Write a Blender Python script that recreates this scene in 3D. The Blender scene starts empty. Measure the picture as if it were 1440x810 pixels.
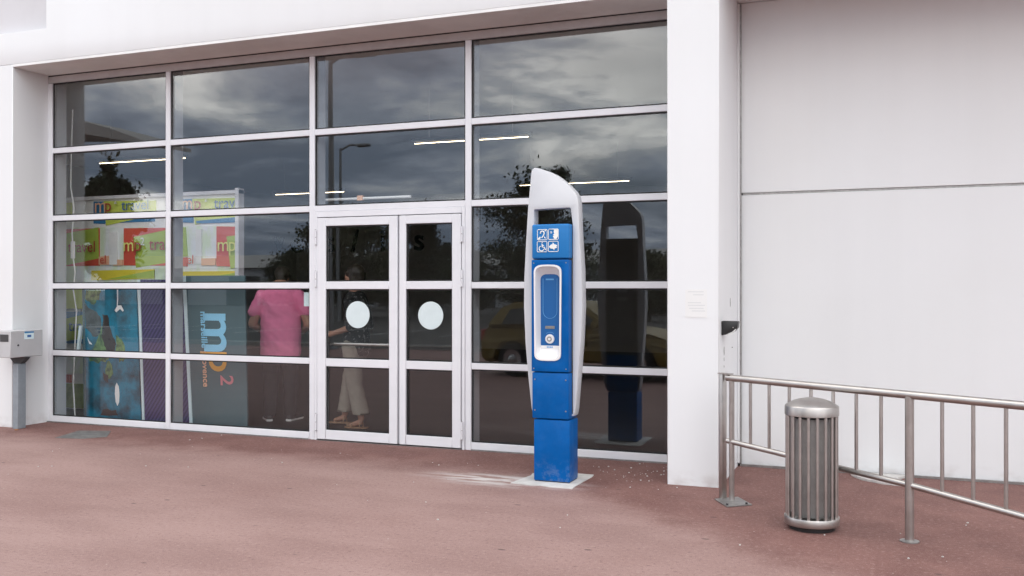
import bpy, bmesh, math, random
from mathutils import Vector, Matrix, noise
from mathutils.geometry import tessellate_polygon
random.seed(7)
R = math.radians
scene = bpy.context.scene
COL = scene.collection

# ------------------------------------------------------------------ camera
cd = bpy.data.cameras.new('camera'); cam = bpy.data.objects.new('camera', cd); COL.objects.link(cam)
cam.location = (0, -8.123, 1.5)
cam.rotation_euler = (math.pi/2 + 0.00142, 0, 0.37368)
cd.sensor_width = 36; cd.lens = 33.48; cd.clip_end = 2000; cd.clip_start = 0.05
scene.camera = cam

# ------------------------------------------------------------------ world: cloudy daylight
SUN_EL, SUN_AZ = 35, 144          # azimuth clockwise from +Y (north)
w = bpy.data.worlds.new('World'); scene.world = w; w.use_nodes = True
nt = w.node_tree; nt.nodes.clear(); N = nt.nodes.new; LK = nt.links.new
out = N('ShaderNodeOutputWorld'); bg = N('ShaderNodeBackground'); bg.inputs['Strength'].default_value = 0.13
LK(bg.outputs[0], out.inputs[0])
sky = N('ShaderNodeTexSky'); sky.sky_type = 'NISHITA'; sky.sun_disc = False
sky.sun_elevation = R(SUN_EL); sky.sun_rotation = R(SUN_AZ); sky.air_density = 1.0; sky.dust_density = 2.0
tc = N('ShaderNodeTexCoord'); sep = N('ShaderNodeSeparateXYZ'); LK(tc.outputs['Generated'], sep.inputs[0])
def wmath(op, a, b=None):
    n = N('ShaderNodeMath'); n.operation = op
    for k, v in enumerate((a, b)):
        if v is None: continue
        if isinstance(v, (int, float)): n.inputs[k].default_value = v
        else: LK(v, n.inputs[k])
    return n.outputs[0]
zc = wmath('ADD', wmath('MAXIMUM', sep.outputs[2], 0.0), 0.16)
cmb = N('ShaderNodeCombineXYZ')
LK(wmath('DIVIDE', sep.outputs[0], zc), cmb.inputs[0]); LK(wmath('DIVIDE', sep.outputs[1], zc), cmb.inputs[1])
nz = N('ShaderNodeTexNoise'); nz.inputs['Scale'].default_value = 1.0; nz.inputs['Detail'].default_value = 9; nz.inputs['Roughness'].default_value = 0.60
nz.inputs['Distortion'].default_value = 0.35
mpn = N('ShaderNodeMapping'); mpn.inputs['Location'].default_value = (22.93, 1.44, 34.54); LK(cmb.outputs[0], mpn.inputs[0]); LK(mpn.outputs[0], nz.inputs['Vector'])
rmp = N('ShaderNodeValToRGB'); LK(nz.outputs['Fac'], rmp.inputs[0])
e = rmp.color_ramp.elements
e[0].position = 0.40; e[0].color = (6.0, 7.2, 9.2, 1)
e[1].position = 0.60; e[1].color = (38.0, 36.4, 34.2, 1)
m_ = e.new(0.475); m_.color = (10.8, 12.0, 14.2, 1)
m_ = e.new(0.535); m_.color = (18.6, 19.0, 19.6, 1)
# the cloud deck is thickest and darkest low over the horizon, all the way round
hz = N('ShaderNodeMapRange'); hz.interpolation_type = 'SMOOTHSTEP'; hz.inputs[1].default_value = 0.0; hz.inputs[2].default_value = 0.17; hz.inputs[3].default_value = 1.10; hz.inputs[4].default_value = 1.25
LK(sep.outputs[2], hz.inputs[0])
dim = N('ShaderNodeVectorMath'); dim.operation = 'SCALE'; LK(rmp.outputs[0], dim.inputs[0]); LK(hz.outputs[0], dim.inputs['Scale'])
nz2 = N('ShaderNodeTexNoise'); nz2.inputs['Scale'].default_value = 0.6; nz2.inputs['Detail'].default_value = 4
LK(cmb.outputs[0], nz2.inputs['Vector'])
cov = N('ShaderNodeMapRange'); cov.inputs[1].default_value = 0.30; cov.inputs[2].default_value = 0.42; cov.inputs[3].default_value = 0.55; cov.inputs[4].default_value = 1.0
LK(nz2.outputs['Fac'], cov.inputs[0])
mx = N('ShaderNodeMix'); mx.data_type = 'RGBA'; LK(cov.outputs[0], mx.inputs[0]); LK(sky.outputs[0], mx.inputs[6]); LK(dim.outputs[0], mx.inputs[7])
LK(mx.outputs[2], bg.inputs[0])

# ------------------------------------------------------------------ sun (veiled by cloud)
sl = bpy.data.lights.new('sun', 'SUN'); sl.energy = 0.9; sl.angle = R(30); sl.color = (1, 0.99, 0.965)
so = bpy.data.objects.new('sun', sl); COL.objects.link(so)
az, el = R(SUN_AZ), R(SUN_EL)
sd = Vector((math.sin(az)*math.cos(el), math.cos(az)*math.cos(el), math.sin(el)))
so.rotation_euler = sd.to_track_quat('Z', 'Y').to_euler(); so.location = sd*40

vs = scene.view_settings; vs.view_transform = 'Standard'; vs.look = 'None'; vs.gamma = 1; vs.use_curve_mapping = False
vs.exposure = -0.66
scene.render.engine = 'CYCLES'
cy = scene.cycles
cy.use_denoising = True; cy.transparent_max_bounces = 24; cy.max_bounces = 8; cy.diffuse_bounces = 4; cy.glossy_bounces = 5
cy.sample_clamp_indirect = 6; cy.caustics_reflective = False; cy.caustics_refractive = False

# ------------------------------------------------------------------ helpers
WL = {}                                   # unrotated world origin of each object
def link(o, parent=None, origin=None):
    COL.objects.link(o)
    origin = Vector(origin if origin is not None else (0, 0, 0))
    WL[o.name] = origin
    if parent:
        o.parent = parent; o.location = origin - WL[parent.name]
    else:
        o.location = origin
    return o
def tag(o, label=None, cat=None, group=None, kind=None):
    if label: o['label'] = label
    if cat: o['category'] = cat
    if group: o['group'] = group
    if kind: o['kind'] = kind
    return o
def thing(name, label, cat, loc=(0, 0, 0), group=None):
    o = bpy.data.objects.new(name, None); o.empty_display_size = 0.1
    link(o, None, loc); return tag(o, label, cat, group)
def finish(name, bm, mat, parent=None, smooth=False):
    """bmesh in unrotated world coordinates -> object whose origin is at its base centre"""
    bmesh.ops.recalc_face_normals(bm, faces=bm.faces)
    xs = [v.co for v in bm.verts]
    lo = Vector((min(v.x for v in xs), min(v.y for v in xs), min(v.z for v in xs)))
    hi = Vector((max(v.x for v in xs), max(v.y for v in xs), max(v.z for v in xs)))
    org = Vector(((lo.x+hi.x)/2, (lo.y+hi.y)/2, lo.z))
    for v in bm.verts: v.co -= org
    me = bpy.data.meshes.new(name); bm.to_mesh(me); bm.free()
    if smooth:
        for p in me.polygons: p.use_smooth = True
        if smooth != 'all':
            try: me.set_sharp_from_angle(angle=R(38))
            except Exception: pass
    for m in (mat if isinstance(mat, (list, tuple)) else [mat]): me.materials.append(m)
    return link(bpy.data.objects.new(name, me), parent, org)
def a_box(bm, x, y, z, bev=0.0, seg=1, mi=0):
    r = bmesh.ops.create_cube(bm, size=1)
    vsx = r['verts']
    for v in vsx:
        v.co = Vector((x[0]+(v.co.x+.5)*(x[1]-x[0]), y[0]+(v.co.y+.5)*(y[1]-y[0]), z[0]+(v.co.z+.5)*(z[1]-z[0])))
    fs = set(f for v in vsx for f in v.link_faces)
    for f in fs: f.material_index = mi
    if bev:
        es = list(set(ed for v in vsx for ed in v.link_edges))
        bmesh.ops.bevel(bm, geom=es, offset=bev, segments=seg, profile=0.5, affect='EDGES')
def box(name, x, y, z, mat, parent=None, bev=0.0, seg=1):
    bm = bmesh.new(); a_box(bm, x, y, z, bev, seg); return finish(name, bm, mat, parent, smooth=bool(bev))
def a_tube(bm, pts, r, n=12, cap=True):
    """tube along points; r a number or a list"""
    pts = [Vector(p) for p in pts]
    rs = r if isinstance(r, (list, tuple)) else [r]*len(pts)
    rings = []; up = None
    for i, p in enumerate(pts):
        d = (pts[min(i+1, len(pts)-1)] - pts[max(i-1, 0)]).normalized()
        if up is None:
            up = Vector((0, 0, 1)) if abs(d.z) < 0.9 else Vector((1, 0, 0))
        s = d.cross(up).normalized(); t = s.cross(d).normalized(); up = t
        rings.append([bm.verts.new(p + (s*math.cos(a) + t*math.sin(a))*rs[i]) for a in [2*math.pi*k/n for k in range(n)]])
    for a, b in zip(rings, rings[1:]):
        for k in range(n): bm.faces.new((a[k], a[(k+1) % n], b[(k+1) % n], b[k]))
    if cap:
        bm.faces.new(rings[0]); bm.faces.new(list(reversed(rings[-1])))
def tube(name, pts, r, mat, parent=None, n=12):
    bm = bmesh.new(); a_tube(bm, pts, r, n); return finish(name, bm, mat, parent, smooth=True)
def a_lathe(bm, c, prof, n=32):
    rings = []
    for r, z in prof:
        if r < 1e-6: rings.append([bm.verts.new((c[0], c[1], c[2]+z))])
        else: rings.append([bm.verts.new((c[0]+r*math.cos(2*math.pi*k/n), c[1]+r*math.sin(2*math.pi*k/n), c[2]+z)) for k in range(n)])
    for a, b in zip(rings, rings[1:]):
        for k in range(n):
            if len(a) == 1 and len(b) == 1: continue
            if len(a) == 1: bm.faces.new((a[0], b[k], b[(k+1) % n]))
            elif len(b) == 1: bm.faces.new((a[k], a[(k+1) % n], b[0]))
            else: bm.faces.new((a[k], a[(k+1) % n], b[(k+1) % n], b[k]))
def lathe(name, c, prof, mat, parent=None, n=32):
    bm = bmesh.new(); a_lathe(bm, c, prof, n); return finish(name, bm, mat, parent, smooth=True)
def a_prism(bm, outline, a, b, holes=(), axis='y', mi=0):
    """extrude a 2D outline (with holes) from a to b along the axis; 2D = (x,z) for y, (y,z) for x, (x,y) for z"""
    def P(q, h):
        return {'y': (q[0], h, q[1]), 'x': (h, q[0], q[1]), 'z': (q[0], q[1], h)}[axis]
    loops = [list(outline)] + [list(h) for h in holes]
    flat = [q for l in loops for q in l]
    tris = tessellate_polygon([[Vector((q[0], q[1], 0)) for q in l] for l in loops])
    va = [bm.verts.new(P(q, a)) for q in flat]; vb = [bm.verts.new(P(q, b)) for q in flat]
    fs = []
    for t in tris:
        fs.append(bm.faces.new([va[i] for i in t])); fs.append(bm.faces.new([vb[i] for i in reversed(t)]))
    o = 0
    for l in loops:
        n = len(l)
        for i in range(n):
            j = (i+1) % n
            fs.append(bm.faces.new((va[o+i], va[o+j], vb[o+j], vb[o+i])))
        o += n
    for f in fs: f.material_index = mi
def prism(name, outline, a, b, mat, parent=None, holes=(), axis='y', bev=0, smooth=False):
    bm = bmesh.new(); a_prism(bm, outline, a, b, holes, axis)
    if bev:
        bmesh.ops.dissolve_limit(bm, angle_limit=0.01, verts=bm.verts, edges=bm.edges)
        bmesh.ops.recalc_face_normals(bm, faces=bm.faces)
        es = [ed for ed in bm.edges if len(ed.link_faces) == 2 and ed.calc_face_angle(0) > 0.9]
        bmesh.ops.bevel(bm, geom=es, offset=bev, segments=2, profile=0.5, affect='EDGES', clamp_overlap=True)
    return finish(name, bm, mat, parent, smooth=smooth or bool(bev))
def text_mesh(name, body, size, thick, mat, parent, fn, bold=0.0):
    """lettering as a mesh; fn maps (u, v, depth) to world. Returns the object"""
    cu = bpy.data.curves.new('t', 'FONT'); cu.body = body; cu.size = size; cu.extrude = thick/2; cu.offset = bold; cu.resolution_u = 4
    ob = bpy.data.objects.new('t', cu); COL.objects.link(ob)
    me = bpy.data.meshes.new_from_object(ob.evaluated_get(bpy.context.evaluated_depsgraph_get()))
    bpy.data.objects.remove(ob); bpy.data.curves.remove(cu)
    bm = bmesh.new(); bm.from_mesh(me); bpy.data.meshes.remove(me)
    for v in bm.verts: v.co = Vector(fn(v.co.x, v.co.y, v.co.z))
    return finish(name, bm, mat, parent)

# ------------------------------------------------------------------ materials
def mat(name, color, rough=0.5, metal=0.0, spec=0.5, noise_amt=0.0, noise_scale=8.0, bump=0.0, bump_scale=60.0, coat=0.0, color2=None, n2pos=(0.4, 0.6), rough_var=0.0, stretch=None):
    m = bpy.data.materials.new(name); m.use_nodes = True
    t = m.node_tree; b = t.nodes['Principled BSDF']
    b.inputs['Base Color'].default_value = (*color, 1); b.inputs['Roughness'].default_value = rough
    b.inputs['Metallic'].default_value = metal; b.inputs['Specular IOR Level'].default_value = spec
    b.inputs['Coat Weight'].default_value = coat
    tc = t.nodes.new('ShaderNodeTexCoord'); vec = tc.outputs['Object']
    if stretch:
        mp = t.nodes.new('ShaderNodeMapping'); mp.inputs['Scale'].default_value = stretch; t.links.new(vec, mp.inputs[0]); vec = mp.outputs[0]
    if noise_amt or color2:
        n = t.nodes.new('ShaderNodeTexNoise'); n.inputs['Scale'].default_value = noise_scale; n.inputs['Detail'].default_value = 6; n.inputs['Roughness'].default_value = 0.6
        t.links.new(vec, n.inputs['Vector'])
        r = t.nodes.new('ShaderNodeValToRGB'); t.links.new(n.outputs['Fac'], r.inputs[0])
        c2 = color2 or tuple(c*(1-noise_amt) for c in color)
        r.color_ramp.elements[0].position = n2pos[0]; r.color_ramp.elements[1].position = n2pos[1]
        r.color_ramp.elements[0].color = (*c2, 1); r.color_ramp.elements[1].color = (*color, 1)
        t.links.new(r.outputs[0], b.inputs['Base Color'])
        if rough_var:
            mr = t.nodes.new('ShaderNodeMapRange'); mr.inputs[3].default_value = rough-rough_var; mr.inputs[4].default_value = rough+rough_var
            t.links.new(n.outputs['Fac'], mr.inputs[0]); t.links.new(mr.outputs[0], b.inputs['Roughness'])
    if bump:
        n = t.nodes.new('ShaderNodeTexNoise'); n.inputs['Scale'].default_value = bump_scale; n.inputs['Detail'].default_value = 5
        t.links.new(vec, n.inputs['Vector'])
        bp = t.nodes.new('ShaderNodeBump'); bp.inputs['Strength'].default_value = bump; bp.inputs['Distance'].default_value = 0.01
        t.links.new(n.outputs['Fac'], bp.inputs['Height']); t.links.new(bp.outputs[0], b.inputs['Normal'])
    return m
def emit(name, color, strength):
    m = bpy.data.materials.new(name); m.use_nodes = True; t = m.node_tree; t.nodes.clear()
    o = t.nodes.new('ShaderNodeOutputMaterial'); e = t.nodes.new('ShaderNodeEmission')
    e.inputs[0].default_value = (*color, 1); e.inputs[1].default_value = strength; t.links.new(e.outputs[0], o.inputs[0]); return m
def glass_mat(name, ior, tint, wav=0.0):
    m = bpy.data.materials.new(name); m.use_nodes = True; t = m.node_tree; t.nodes.clear()
    o = t.nodes.new('ShaderNodeOutputMaterial'); mix = t.nodes.new('ShaderNodeMixShader')
    tr = t.nodes.new('ShaderNodeBsdfTransparent'); tr.inputs[0].default_value = (*tint, 1)
    gl = t.nodes.new('ShaderNodeBsdfGlossy'); gl.inputs['Roughness'].default_value = 0.0; gl.inputs[0].default_value = (0.90, 0.955, 1.0, 1)
    g0 = t.nodes.new('ShaderNodeNewGeometry'); dp = t.nodes.new('ShaderNodeVectorMath'); dp.operation = 'DOT_PRODUCT'
    t.links.new(g0.outputs['Normal'], dp.inputs[0]); t.links.new(g0.outputs['Incoming'], dp.inputs[1])
    def mth(op, p, q=None):
        n = t.nodes.new('ShaderNodeMath'); n.operation = op
        for i_, v_ in enumerate((p, q)):
            if v_ is None: continue
            if isinstance(v_, (int, float)): n.inputs[i_].default_value = v_
            else: t.links.new(v_, n.inputs[i_])
        return n
    r0 = ((ior-1)/(ior+1))**2          # Schlick reflectance, the same from both sides of a face
    fr = mth('ADD', mth('MULTIPLY', mth('POWER', mth('SUBTRACT', 1.0, mth('ABSOLUTE', dp.outputs['Value']).outputs[0]).outputs[0], 5.0).outputs[0], 1-r0).outputs[0], r0)
    t.links.new(fr.outputs[0], mix.inputs[0]); t.links.new(tr.outputs[0], mix.inputs[1]); t.links.new(gl.outputs[0], mix.inputs[2]); t.links.new(mix.outputs[0], o.inputs[0])
    if wav:
        g = t.nodes.new('ShaderNodeNewGeometry')
        n = t.nodes.new('ShaderNodeTexNoise'); n.inputs['Scale'].default_value = 1.6; n.inputs['Detail'].default_value = 1
        t.links.new(g.outputs['Position'], n.inputs['Vector'])
        bp = t.nodes.new('ShaderNodeBump'); bp.inputs['Strength'].default_value = 1.0; bp.inputs['Distance'].default_value = wav
        t.links.new(n.outputs['Fac'], bp.inputs['Height']); t.links.new(bp.outputs[0], gl.inputs['Normal'])
    return m

M = {}
M['plaster'] = mat('white_plaster', (0.81, 0.81, 0.80), 0.8, noise_amt=0.045, noise_scale=1.6, bump=0.12, bump_scale=180)
def clad(name, color):
    # painted cladding with faint rain streaks, soft mottling and splashed dirt along the foot
    m = mat(name, color, 0.62, bump=0.05, bump_scale=140); t = m.node_tree; b = t.nodes['Principled BSDF']
    g = t.nodes.new('ShaderNodeNewGeometry'); n = []
    for sc, st, d in ((1.0, (5.0, 5.0, 0.22), 5), (0.8, (1, 1, 1), 4), (7.0, (1, 1, 1.6), 6)):
        mp = t.nodes.new('ShaderNodeMapping'); mp.inputs['Scale'].default_value = st; t.links.new(g.outputs['Position'], mp.inputs[0])
        q = t.nodes.new('ShaderNodeTexNoise'); q.inputs['Scale'].default_value = sc; q.inputs['Detail'].default_value = d; t.links.new(mp.outputs[0], q.inputs['Vector']); n.append(q.outputs['Fac'])
    def mr(v, a, bb, c, d):
        q = t.nodes.new('ShaderNodeMapRange'); q.inputs[1].default_value = a; q.inputs[2].default_value = bb; q.inputs[3].default_value = c; q.inputs[4].default_value = d; t.links.new(v, q.inputs[0]); return q.outputs[0]
    def mul(p, q):
        k_ = t.nodes.new('ShaderNodeMath'); k_.operation = 'MULTIPLY'; t.links.new(p, k_.inputs[0]); t.links.new(q, k_.inputs[1]); return k_.outputs[0]
    def mixc(f, p, q):
        k_ = t.nodes.new('ShaderNodeMix'); k_.data_type = 'RGBA'; t.links.new(f, k_.inputs[0])
        for i_, v_ in ((6, p), (7, q)):
            if isinstance(v_, tuple): k_.inputs[i_].default_value = (*v_, 1)
            else: t.links.new(v_, k_.inputs[i_])
        return k_.outputs[2]
    c = mixc(mr(n[0], 0.45, 0.75, 0, 0.07), color, tuple(x*0.72 for x in color))
    c = mixc(mr(n[1], 0.40, 0.70, 0, 0.22), c, tuple(x*f for x, f in zip(color, (0.88, 0.87, 0.84))))
    sz = t.nodes.new('ShaderNodeSeparateXYZ'); t.links.new(g.outputs['Position'], sz.inputs[0])
    c = mixc(mul(mr(sz.outputs[2], 0.01, 0.13, 0.40, 0.0), mr(n[2], 0.46, 0.70, 0.0, 1.0)), c, (0.36, 0.29, 0.26))
    t.links.new(c, b.inputs['Base Color']); return m
M['plaster'] = clad('white_plaster', (0.795, 0.805, 0.815))
M['plaster_side'] = clad('white_cladding', (0.765, 0.77, 0.775))
M['panel_grey'] = mat('pale_grey_panel', (0.64, 0.63, 0.65), 0.7, noise_amt=0.05, noise_scale=1.5)
M['soffit'] = mat('soffit_render', (0.84, 0.84, 0.83), 0.85, noise_amt=0.08, noise_scale=2.0, bump=0.1, bump_scale=120)
M['frame'] = mat('white_lacquered_aluminium', (0.78, 0.78, 0.81), 0.32, spec=0.5, noise_amt=0.05, noise_scale=3)
M['frame_in'] = mat('grey_anodised_aluminium', (0.45, 0.46, 0.49), 0.4, noise_amt=0.05)
M['header'] = mat('header_trim', (0.55, 0.53, 0.53), 0.45, noise_amt=0.08)
M['gasket'] = mat('black_rubber', (0.012, 0.012, 0.013), 0.6)
M['glass'] = glass_mat('facade_glass', 1.70, (0.985, 0.99, 0.985), wav=0.0)
M['steel'] = mat('brushed_stainless', (0.50, 0.475, 0.455), 0.37, metal=1.0, noise_amt=0.12, noise_scale=9, rough_var=0.08)
M['steel_d'] = mat('dull_steel', (0.40, 0.39, 0.38), 0.45, metal=1.0, noise_amt=0.2, noise_scale=20)
M['zinc'] = mat('grey_painted_post', (0.27, 0.30, 0.33), 0.5, noise_amt=0.12, noise_scale=12)
M['boxgrey'] = mat('grey_meter_box', (0.50, 0.50, 0.51), 0.5, noise_amt=0.05, noise_scale=6)
M['black'] = mat('black_plastic', (0.015, 0.015, 0.016), 0.4)
M['voidblack'] = mat('matt_black_letter', (0.002, 0.002, 0.002), 1.0, spec=0.0)
M['dark'] = mat('dark_grey', (0.05, 0.05, 0.052), 0.6)
M['liner'] = mat('bin_liner', (0.34, 0.33, 0.32), 0.5, metal=0.2, noise_amt=0.2, noise_scale=6)
M['blue'] = mat('blue_kiosk_paint', (0.0, 0.100, 0.36), 0.40, spec=0.14, coat=0.0, noise_amt=0.12, noise_scale=7, rough_var=0.12)
M['blue2'] = mat('blue_cap_paint', (0.015, 0.175, 0.47), 0.42, spec=0.3, coat=0.0, noise_amt=0.05, noise_scale=5)
M['blue3'] = mat('blue_inner_panel', (0.004, 0.105, 0.33), 0.4)
M['silver'] = mat('silver_shell', (0.62, 0.63, 0.655), 0.38, metal=0.15, noise_amt=0.04, noise_scale=4)
M['kwhite'] = mat('white_moulding', (0.80, 0.79, 0.79), 0.35)
M['print_w'] = mat('white_print', (0.85, 0.84, 0.80), 0.5)
M['print_c'] = mat('pale_blue_print', (0.10, 0.32, 0.62), 0.5)
M['sticker'] = mat('frosted_sticker', (0.66, 0.75, 0.76), 0.6, noise_amt=0.04, noise_scale=9)
M['paper'] = mat('paper', (0.80, 0.80, 0.79), 0.8)
M['paper2'] = mat('faded_print', (0.68, 0.69, 0.69), 0.8)
for k, c in dict(white=(0.78, 0.80, 0.80), pale=(0.60, 0.68, 0.52), yg=(0.50, 0.58, 0.10), blue=(0.03, 0.17, 0.36), red=(0.55, 0.08, 0.05), green=(0.35, 0.46, 0.07), yellow=(0.68, 0.56, 0.05), redtext=(0.36, 0.05, 0.04), bluetext=(0.04, 0.12, 0.30), mtext=(0.80, 0.74, 0.20), orange=(0.62, 0.30, 0.04), pink=(0.50, 0.17, 0.20), sky=(0.22, 0.50, 0.78), teal=(0.055, 0.10, 0.115), edge=(0.55, 0.66, 0.69), salmon=(0.70, 0.40, 0.26)).items():
    M['a_'+k] = mat('print_'+k, tuple(min(0.9, v*1.3) for v in c), 0.55, noise_amt=0.06, noise_scale=3)
M['a_pale'] = mat('print_pale', (0.74, 0.86, 0.66), 0.55, color2=(0.86, 0.89, 0.92), noise_scale=3.5, n2pos=(0.42, 0.58), stretch=(2.2, 1, 0.7))
M['a_grass'] = mat('print_grass', (0.18, 0.25, 0.03), 0.55, color2=(0.30, 0.38, 0.09), noise_scale=9)
M['a_sea'] = mat('print_sea', (0.003, 0.21, 0.34), 0.5, color2=(0.006, 0.05, 0.08), noise_scale=3.2, n2pos=(0.36, 0.56))
M['a_weed'] = mat('print_weed', (0.16, 0.30, 0.10), 0.5, color2=(0.04, 0.10, 0.05), noise_scale=14)
M['a_wood'] = mat('print_dark', (0.03, 0.025, 0.025), 0.5)
M['floor_in'] = mat('interior_floor', (0.045, 0.045, 0.044), 0.5, noise_amt=0.15, noise_scale=2)
M['wall_in'] = mat('interior_wall', (0.42, 0.385, 0.35), 0.8, noise_amt=0.1, noise_scale=1)
M['ceil_in'] = mat('interior_ceiling', (0.72, 0.72, 0.70), 0.8)
M['tube_light'] = emit('lit_fluorescent_tube', (1.0, 0.80, 0.52), 16.0)
M['pinkshirt'] = mat('pink_cotton', (0.88, 0.23, 0.42), 0.85, noise_amt=0.10, noise_scale=6, bump=0.3, bump_scale=9)
M['skin'] = mat('skin', (0.42, 0.22, 0.15), 0.55, noise_amt=0.08, noise_scale=10)
M['hair'] = mat('dark_hair', (0.022, 0.014, 0.009), 0.5, noise_amt=0.3, noise_scale=40)
M['trouser_d'] = mat('dark_trousers', (0.010, 0.010, 0.012), 0.85, bump=0.3, bump_scale=12)
M['trouser_b'] = mat('beige_trousers', (0.27, 0.245, 0.205), 0.85, noise_amt=0.1, noise_scale=8, bump=0.35, bump_scale=9)
M['blouse'] = mat('patterned_blouse', (0.010, 0.010, 0.012), 0.8, color2=(0.16, 0.155, 0.155), noise_scale=34, n2pos=(0.38, 0.42))
M['sandal'] = mat('tan_leather', (0.32, 0.20, 0.12), 0.5)
M['seatgrey'] = mat('grey_upholstery', (0.20, 0.20, 0.20), 0.7)
M['bark'] = mat('bark', (0.07, 0.055, 0.04), 0.9, noise_amt=0.4, noise_scale=9, bump=0.6, bump_scale=18)
M['leaf'] = mat('pine_foliage', (0.045, 0.06, 0.022), 0.7, color2=(0.02, 0.03, 0.012), noise_scale=1.2)
M['leaf2'] = mat('broad_foliage', (0.075, 0.08, 0.03), 0.7, color2=(0.03, 0.04, 0.018), noise_scale=1.0)
M['leaf3'] = mat('cypress_foliage', (0.03, 0.042, 0.02), 0.75, color2=(0.015, 0.022, 0.012), noise_scale=2)
M['carpaint'] = mat('yellow_car_paint', (0.17, 0.112, 0.008), 0.45, coat=0.05)
M['carglass'] = mat('dark_car_glass', (0.01, 0.012, 0.013), 0.08)
M['tyre'] = mat('tyre_rubber', (0.015, 0.015, 0.015), 0.8)
M['alloy'] = mat('alloy_wheel', (0.5, 0.5, 0.5), 0.35, metal=0.9)
M['lampglass'] = mat('lamp_glass', (0.6, 0.6, 0.58), 0.15)
M['tail'] = mat('red_lens', (0.35, 0.01, 0.01), 0.2)
M['galv'] = mat('galvanised_pole', (0.25, 0.26, 0.27), 0.5, metal=0.6, noise_amt=0.15)
M['concrete'] = mat('pale_concrete', (0.45, 0.44, 0.42), 0.85, noise_amt=0.12, noise_scale=1.5)
M['mortar'] = mat('white_mortar', (0.62, 0.60, 0.575), 0.9, noise_amt=0.18, noise_scale=9, bump=0.5, bump_scale=70)
M['grate'] = mat('grey_cast_cover', (0.16, 0.155, 0.15), 0.8, noise_amt=0.35, noise_scale=12, bump=0.4, bump_scale=60)
M['leafdry'] = mat('dry_leaf', (0.40, 0.16, 0.04), 0.7)
M['rust'] = mat('rust_mark', (0.13, 0.105, 0.09), 0.8, noise_amt=0.5, noise_scale=120)
M['rearpanel'] = mat('kiosk_rear', (0.11, 0.10, 0.06), 0.6)

# cement dust and scuffs on the kiosk's paint, thickest near its foot
t = M['blue'].node_tree; b = t.nodes['Principled BSDF']; src = b.inputs['Base Color'].links[0].from_socket
g = t.nodes.new('ShaderNodeNewGeometry'); sz = t.nodes.new('ShaderNodeSeparateXYZ'); t.links.new(g.outputs['Position'], sz.inputs[0])
n1 = t.nodes.new('ShaderNodeTexNoise'); n1.inputs['Scale'].default_value = 16; n1.inputs['Detail'].default_value = 8; n1.inputs['Roughness'].default_value = 0.7; t.links.new(g.outputs['Position'], n1.inputs['Vector'])
a1 = t.nodes.new('ShaderNodeMapRange'); a1.inputs[1].default_value = 0.0; a1.inputs[2].default_value = 0.20; a1.inputs[3].default_value = 0.40; a1.inputs[4].default_value = 0.02; t.links.new(sz.outputs[2], a1.inputs[0])
a2 = t.nodes.new('ShaderNodeMapRange'); a2.inputs[1].default_value = 0.48; a2.inputs[2].default_value = 0.72; t.links.new(n1.outputs['Fac'], a2.inputs[0])
a3 = t.nodes.new('ShaderNodeMath'); a3.operation = 'MULTIPLY'; t.links.new(a1.outputs[0], a3.inputs[0]); t.links.new(a2.outputs[0], a3.inputs[1])
mxd = t.nodes.new('ShaderNodeMix'); mxd.data_type = 'RGBA'; t.links.new(a3.outputs[0], mxd.inputs[0]); t.links.new(src, mxd.inputs[6]); mxd.inputs[7].default_value = (0.42, 0.44, 0.46, 1); t.links.new(mxd.outputs[2], b.inputs['Base Color'])

# purple display print: fine diagonal stripes
m = bpy.data.materials.new('purple_stripe_print'); m.use_nodes = True; t = m.node_tree; b = t.nodes['Principled BSDF']; b.inputs['Roughness'].default_value = 0.6
tcn = t.nodes.new('ShaderNodeTexCoord'); mp = t.nodes.new('ShaderNodeMapping'); mp.inputs['Rotation'].default_value = (0, R(-38), 0); t.links.new(tcn.outputs['Object'], mp.inputs[0])
wv = t.nodes.new('ShaderNodeTexWave'); wv.inputs['Scale'].default_value = 8.0; wv.inputs['Distortion'].default_value = 0.6; t.links.new(mp.outputs[0], wv.inputs['Vector'])
rp = t.nodes.new('ShaderNodeValToRGB'); rp.color_ramp.elements[0].color = (0.018, 0.010, 0.07, 1); rp.color_ramp.elements[1].color = (0.065, 0.048, 0.16, 1); t.links.new(wv.outputs['Fac'], rp.inputs[0])
t.links.new(rp.outputs[0], b.inputs['Base Color']); M['purple'] = m

# red-brown asphalt with pale wear area, shade painted along the front, stains, grit and cement dust round the kiosk
m = bpy.data.materials.new('red_asphalt'); m.use_nodes = True; t = m.node_tree; b = t.nodes['Principled BSDF']
TN = t.nodes.new; TL = t.links.new
geo = TN('ShaderNodeNewGeometry'); pos = geo.outputs['Position']
def tnoise(scale, detail=5, rough=0.55, vec=None, stretch=None):
    n = TN('ShaderNodeTexNoise'); n.inputs['Scale'].default_value = scale; n.inputs['Detail'].default_value = detail; n.inputs['Roughness'].default_value = rough
    v = vec or pos
    if stretch:
        mp = TN('ShaderNodeMapping'); mp.inputs['Scale'].default_value = stretch; TL(v, mp.inputs[0]); v = mp.outputs[0]
    TL(v, n.inputs['Vector']); return n.outputs['Fac']
def tmath(op, a, b=None, clamp=False):
    n = TN('ShaderNodeMath'); n.operation = op; n.use_clamp = clamp
    for k, v in enumerate((a, b)):
        if v is None: continue
        if isinstance(v, (int, float)): n.inputs[k].default_value = v
        else: TL(v, n.inputs[k])
    return n.outputs[0]
def tramp(v, a, bb, c0=0.0, c1=1.0):
    n = TN('ShaderNodeMapRange'); n.interpolation_type = 'SMOOTHSTEP'; n.inputs[1].default_value = a; n.inputs[2].default_value = bb; n.inputs[3].default_value = c0; n.inputs[4].default_value = c1
    TL(v, n.inputs[0]); return n.outputs[0]
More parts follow.
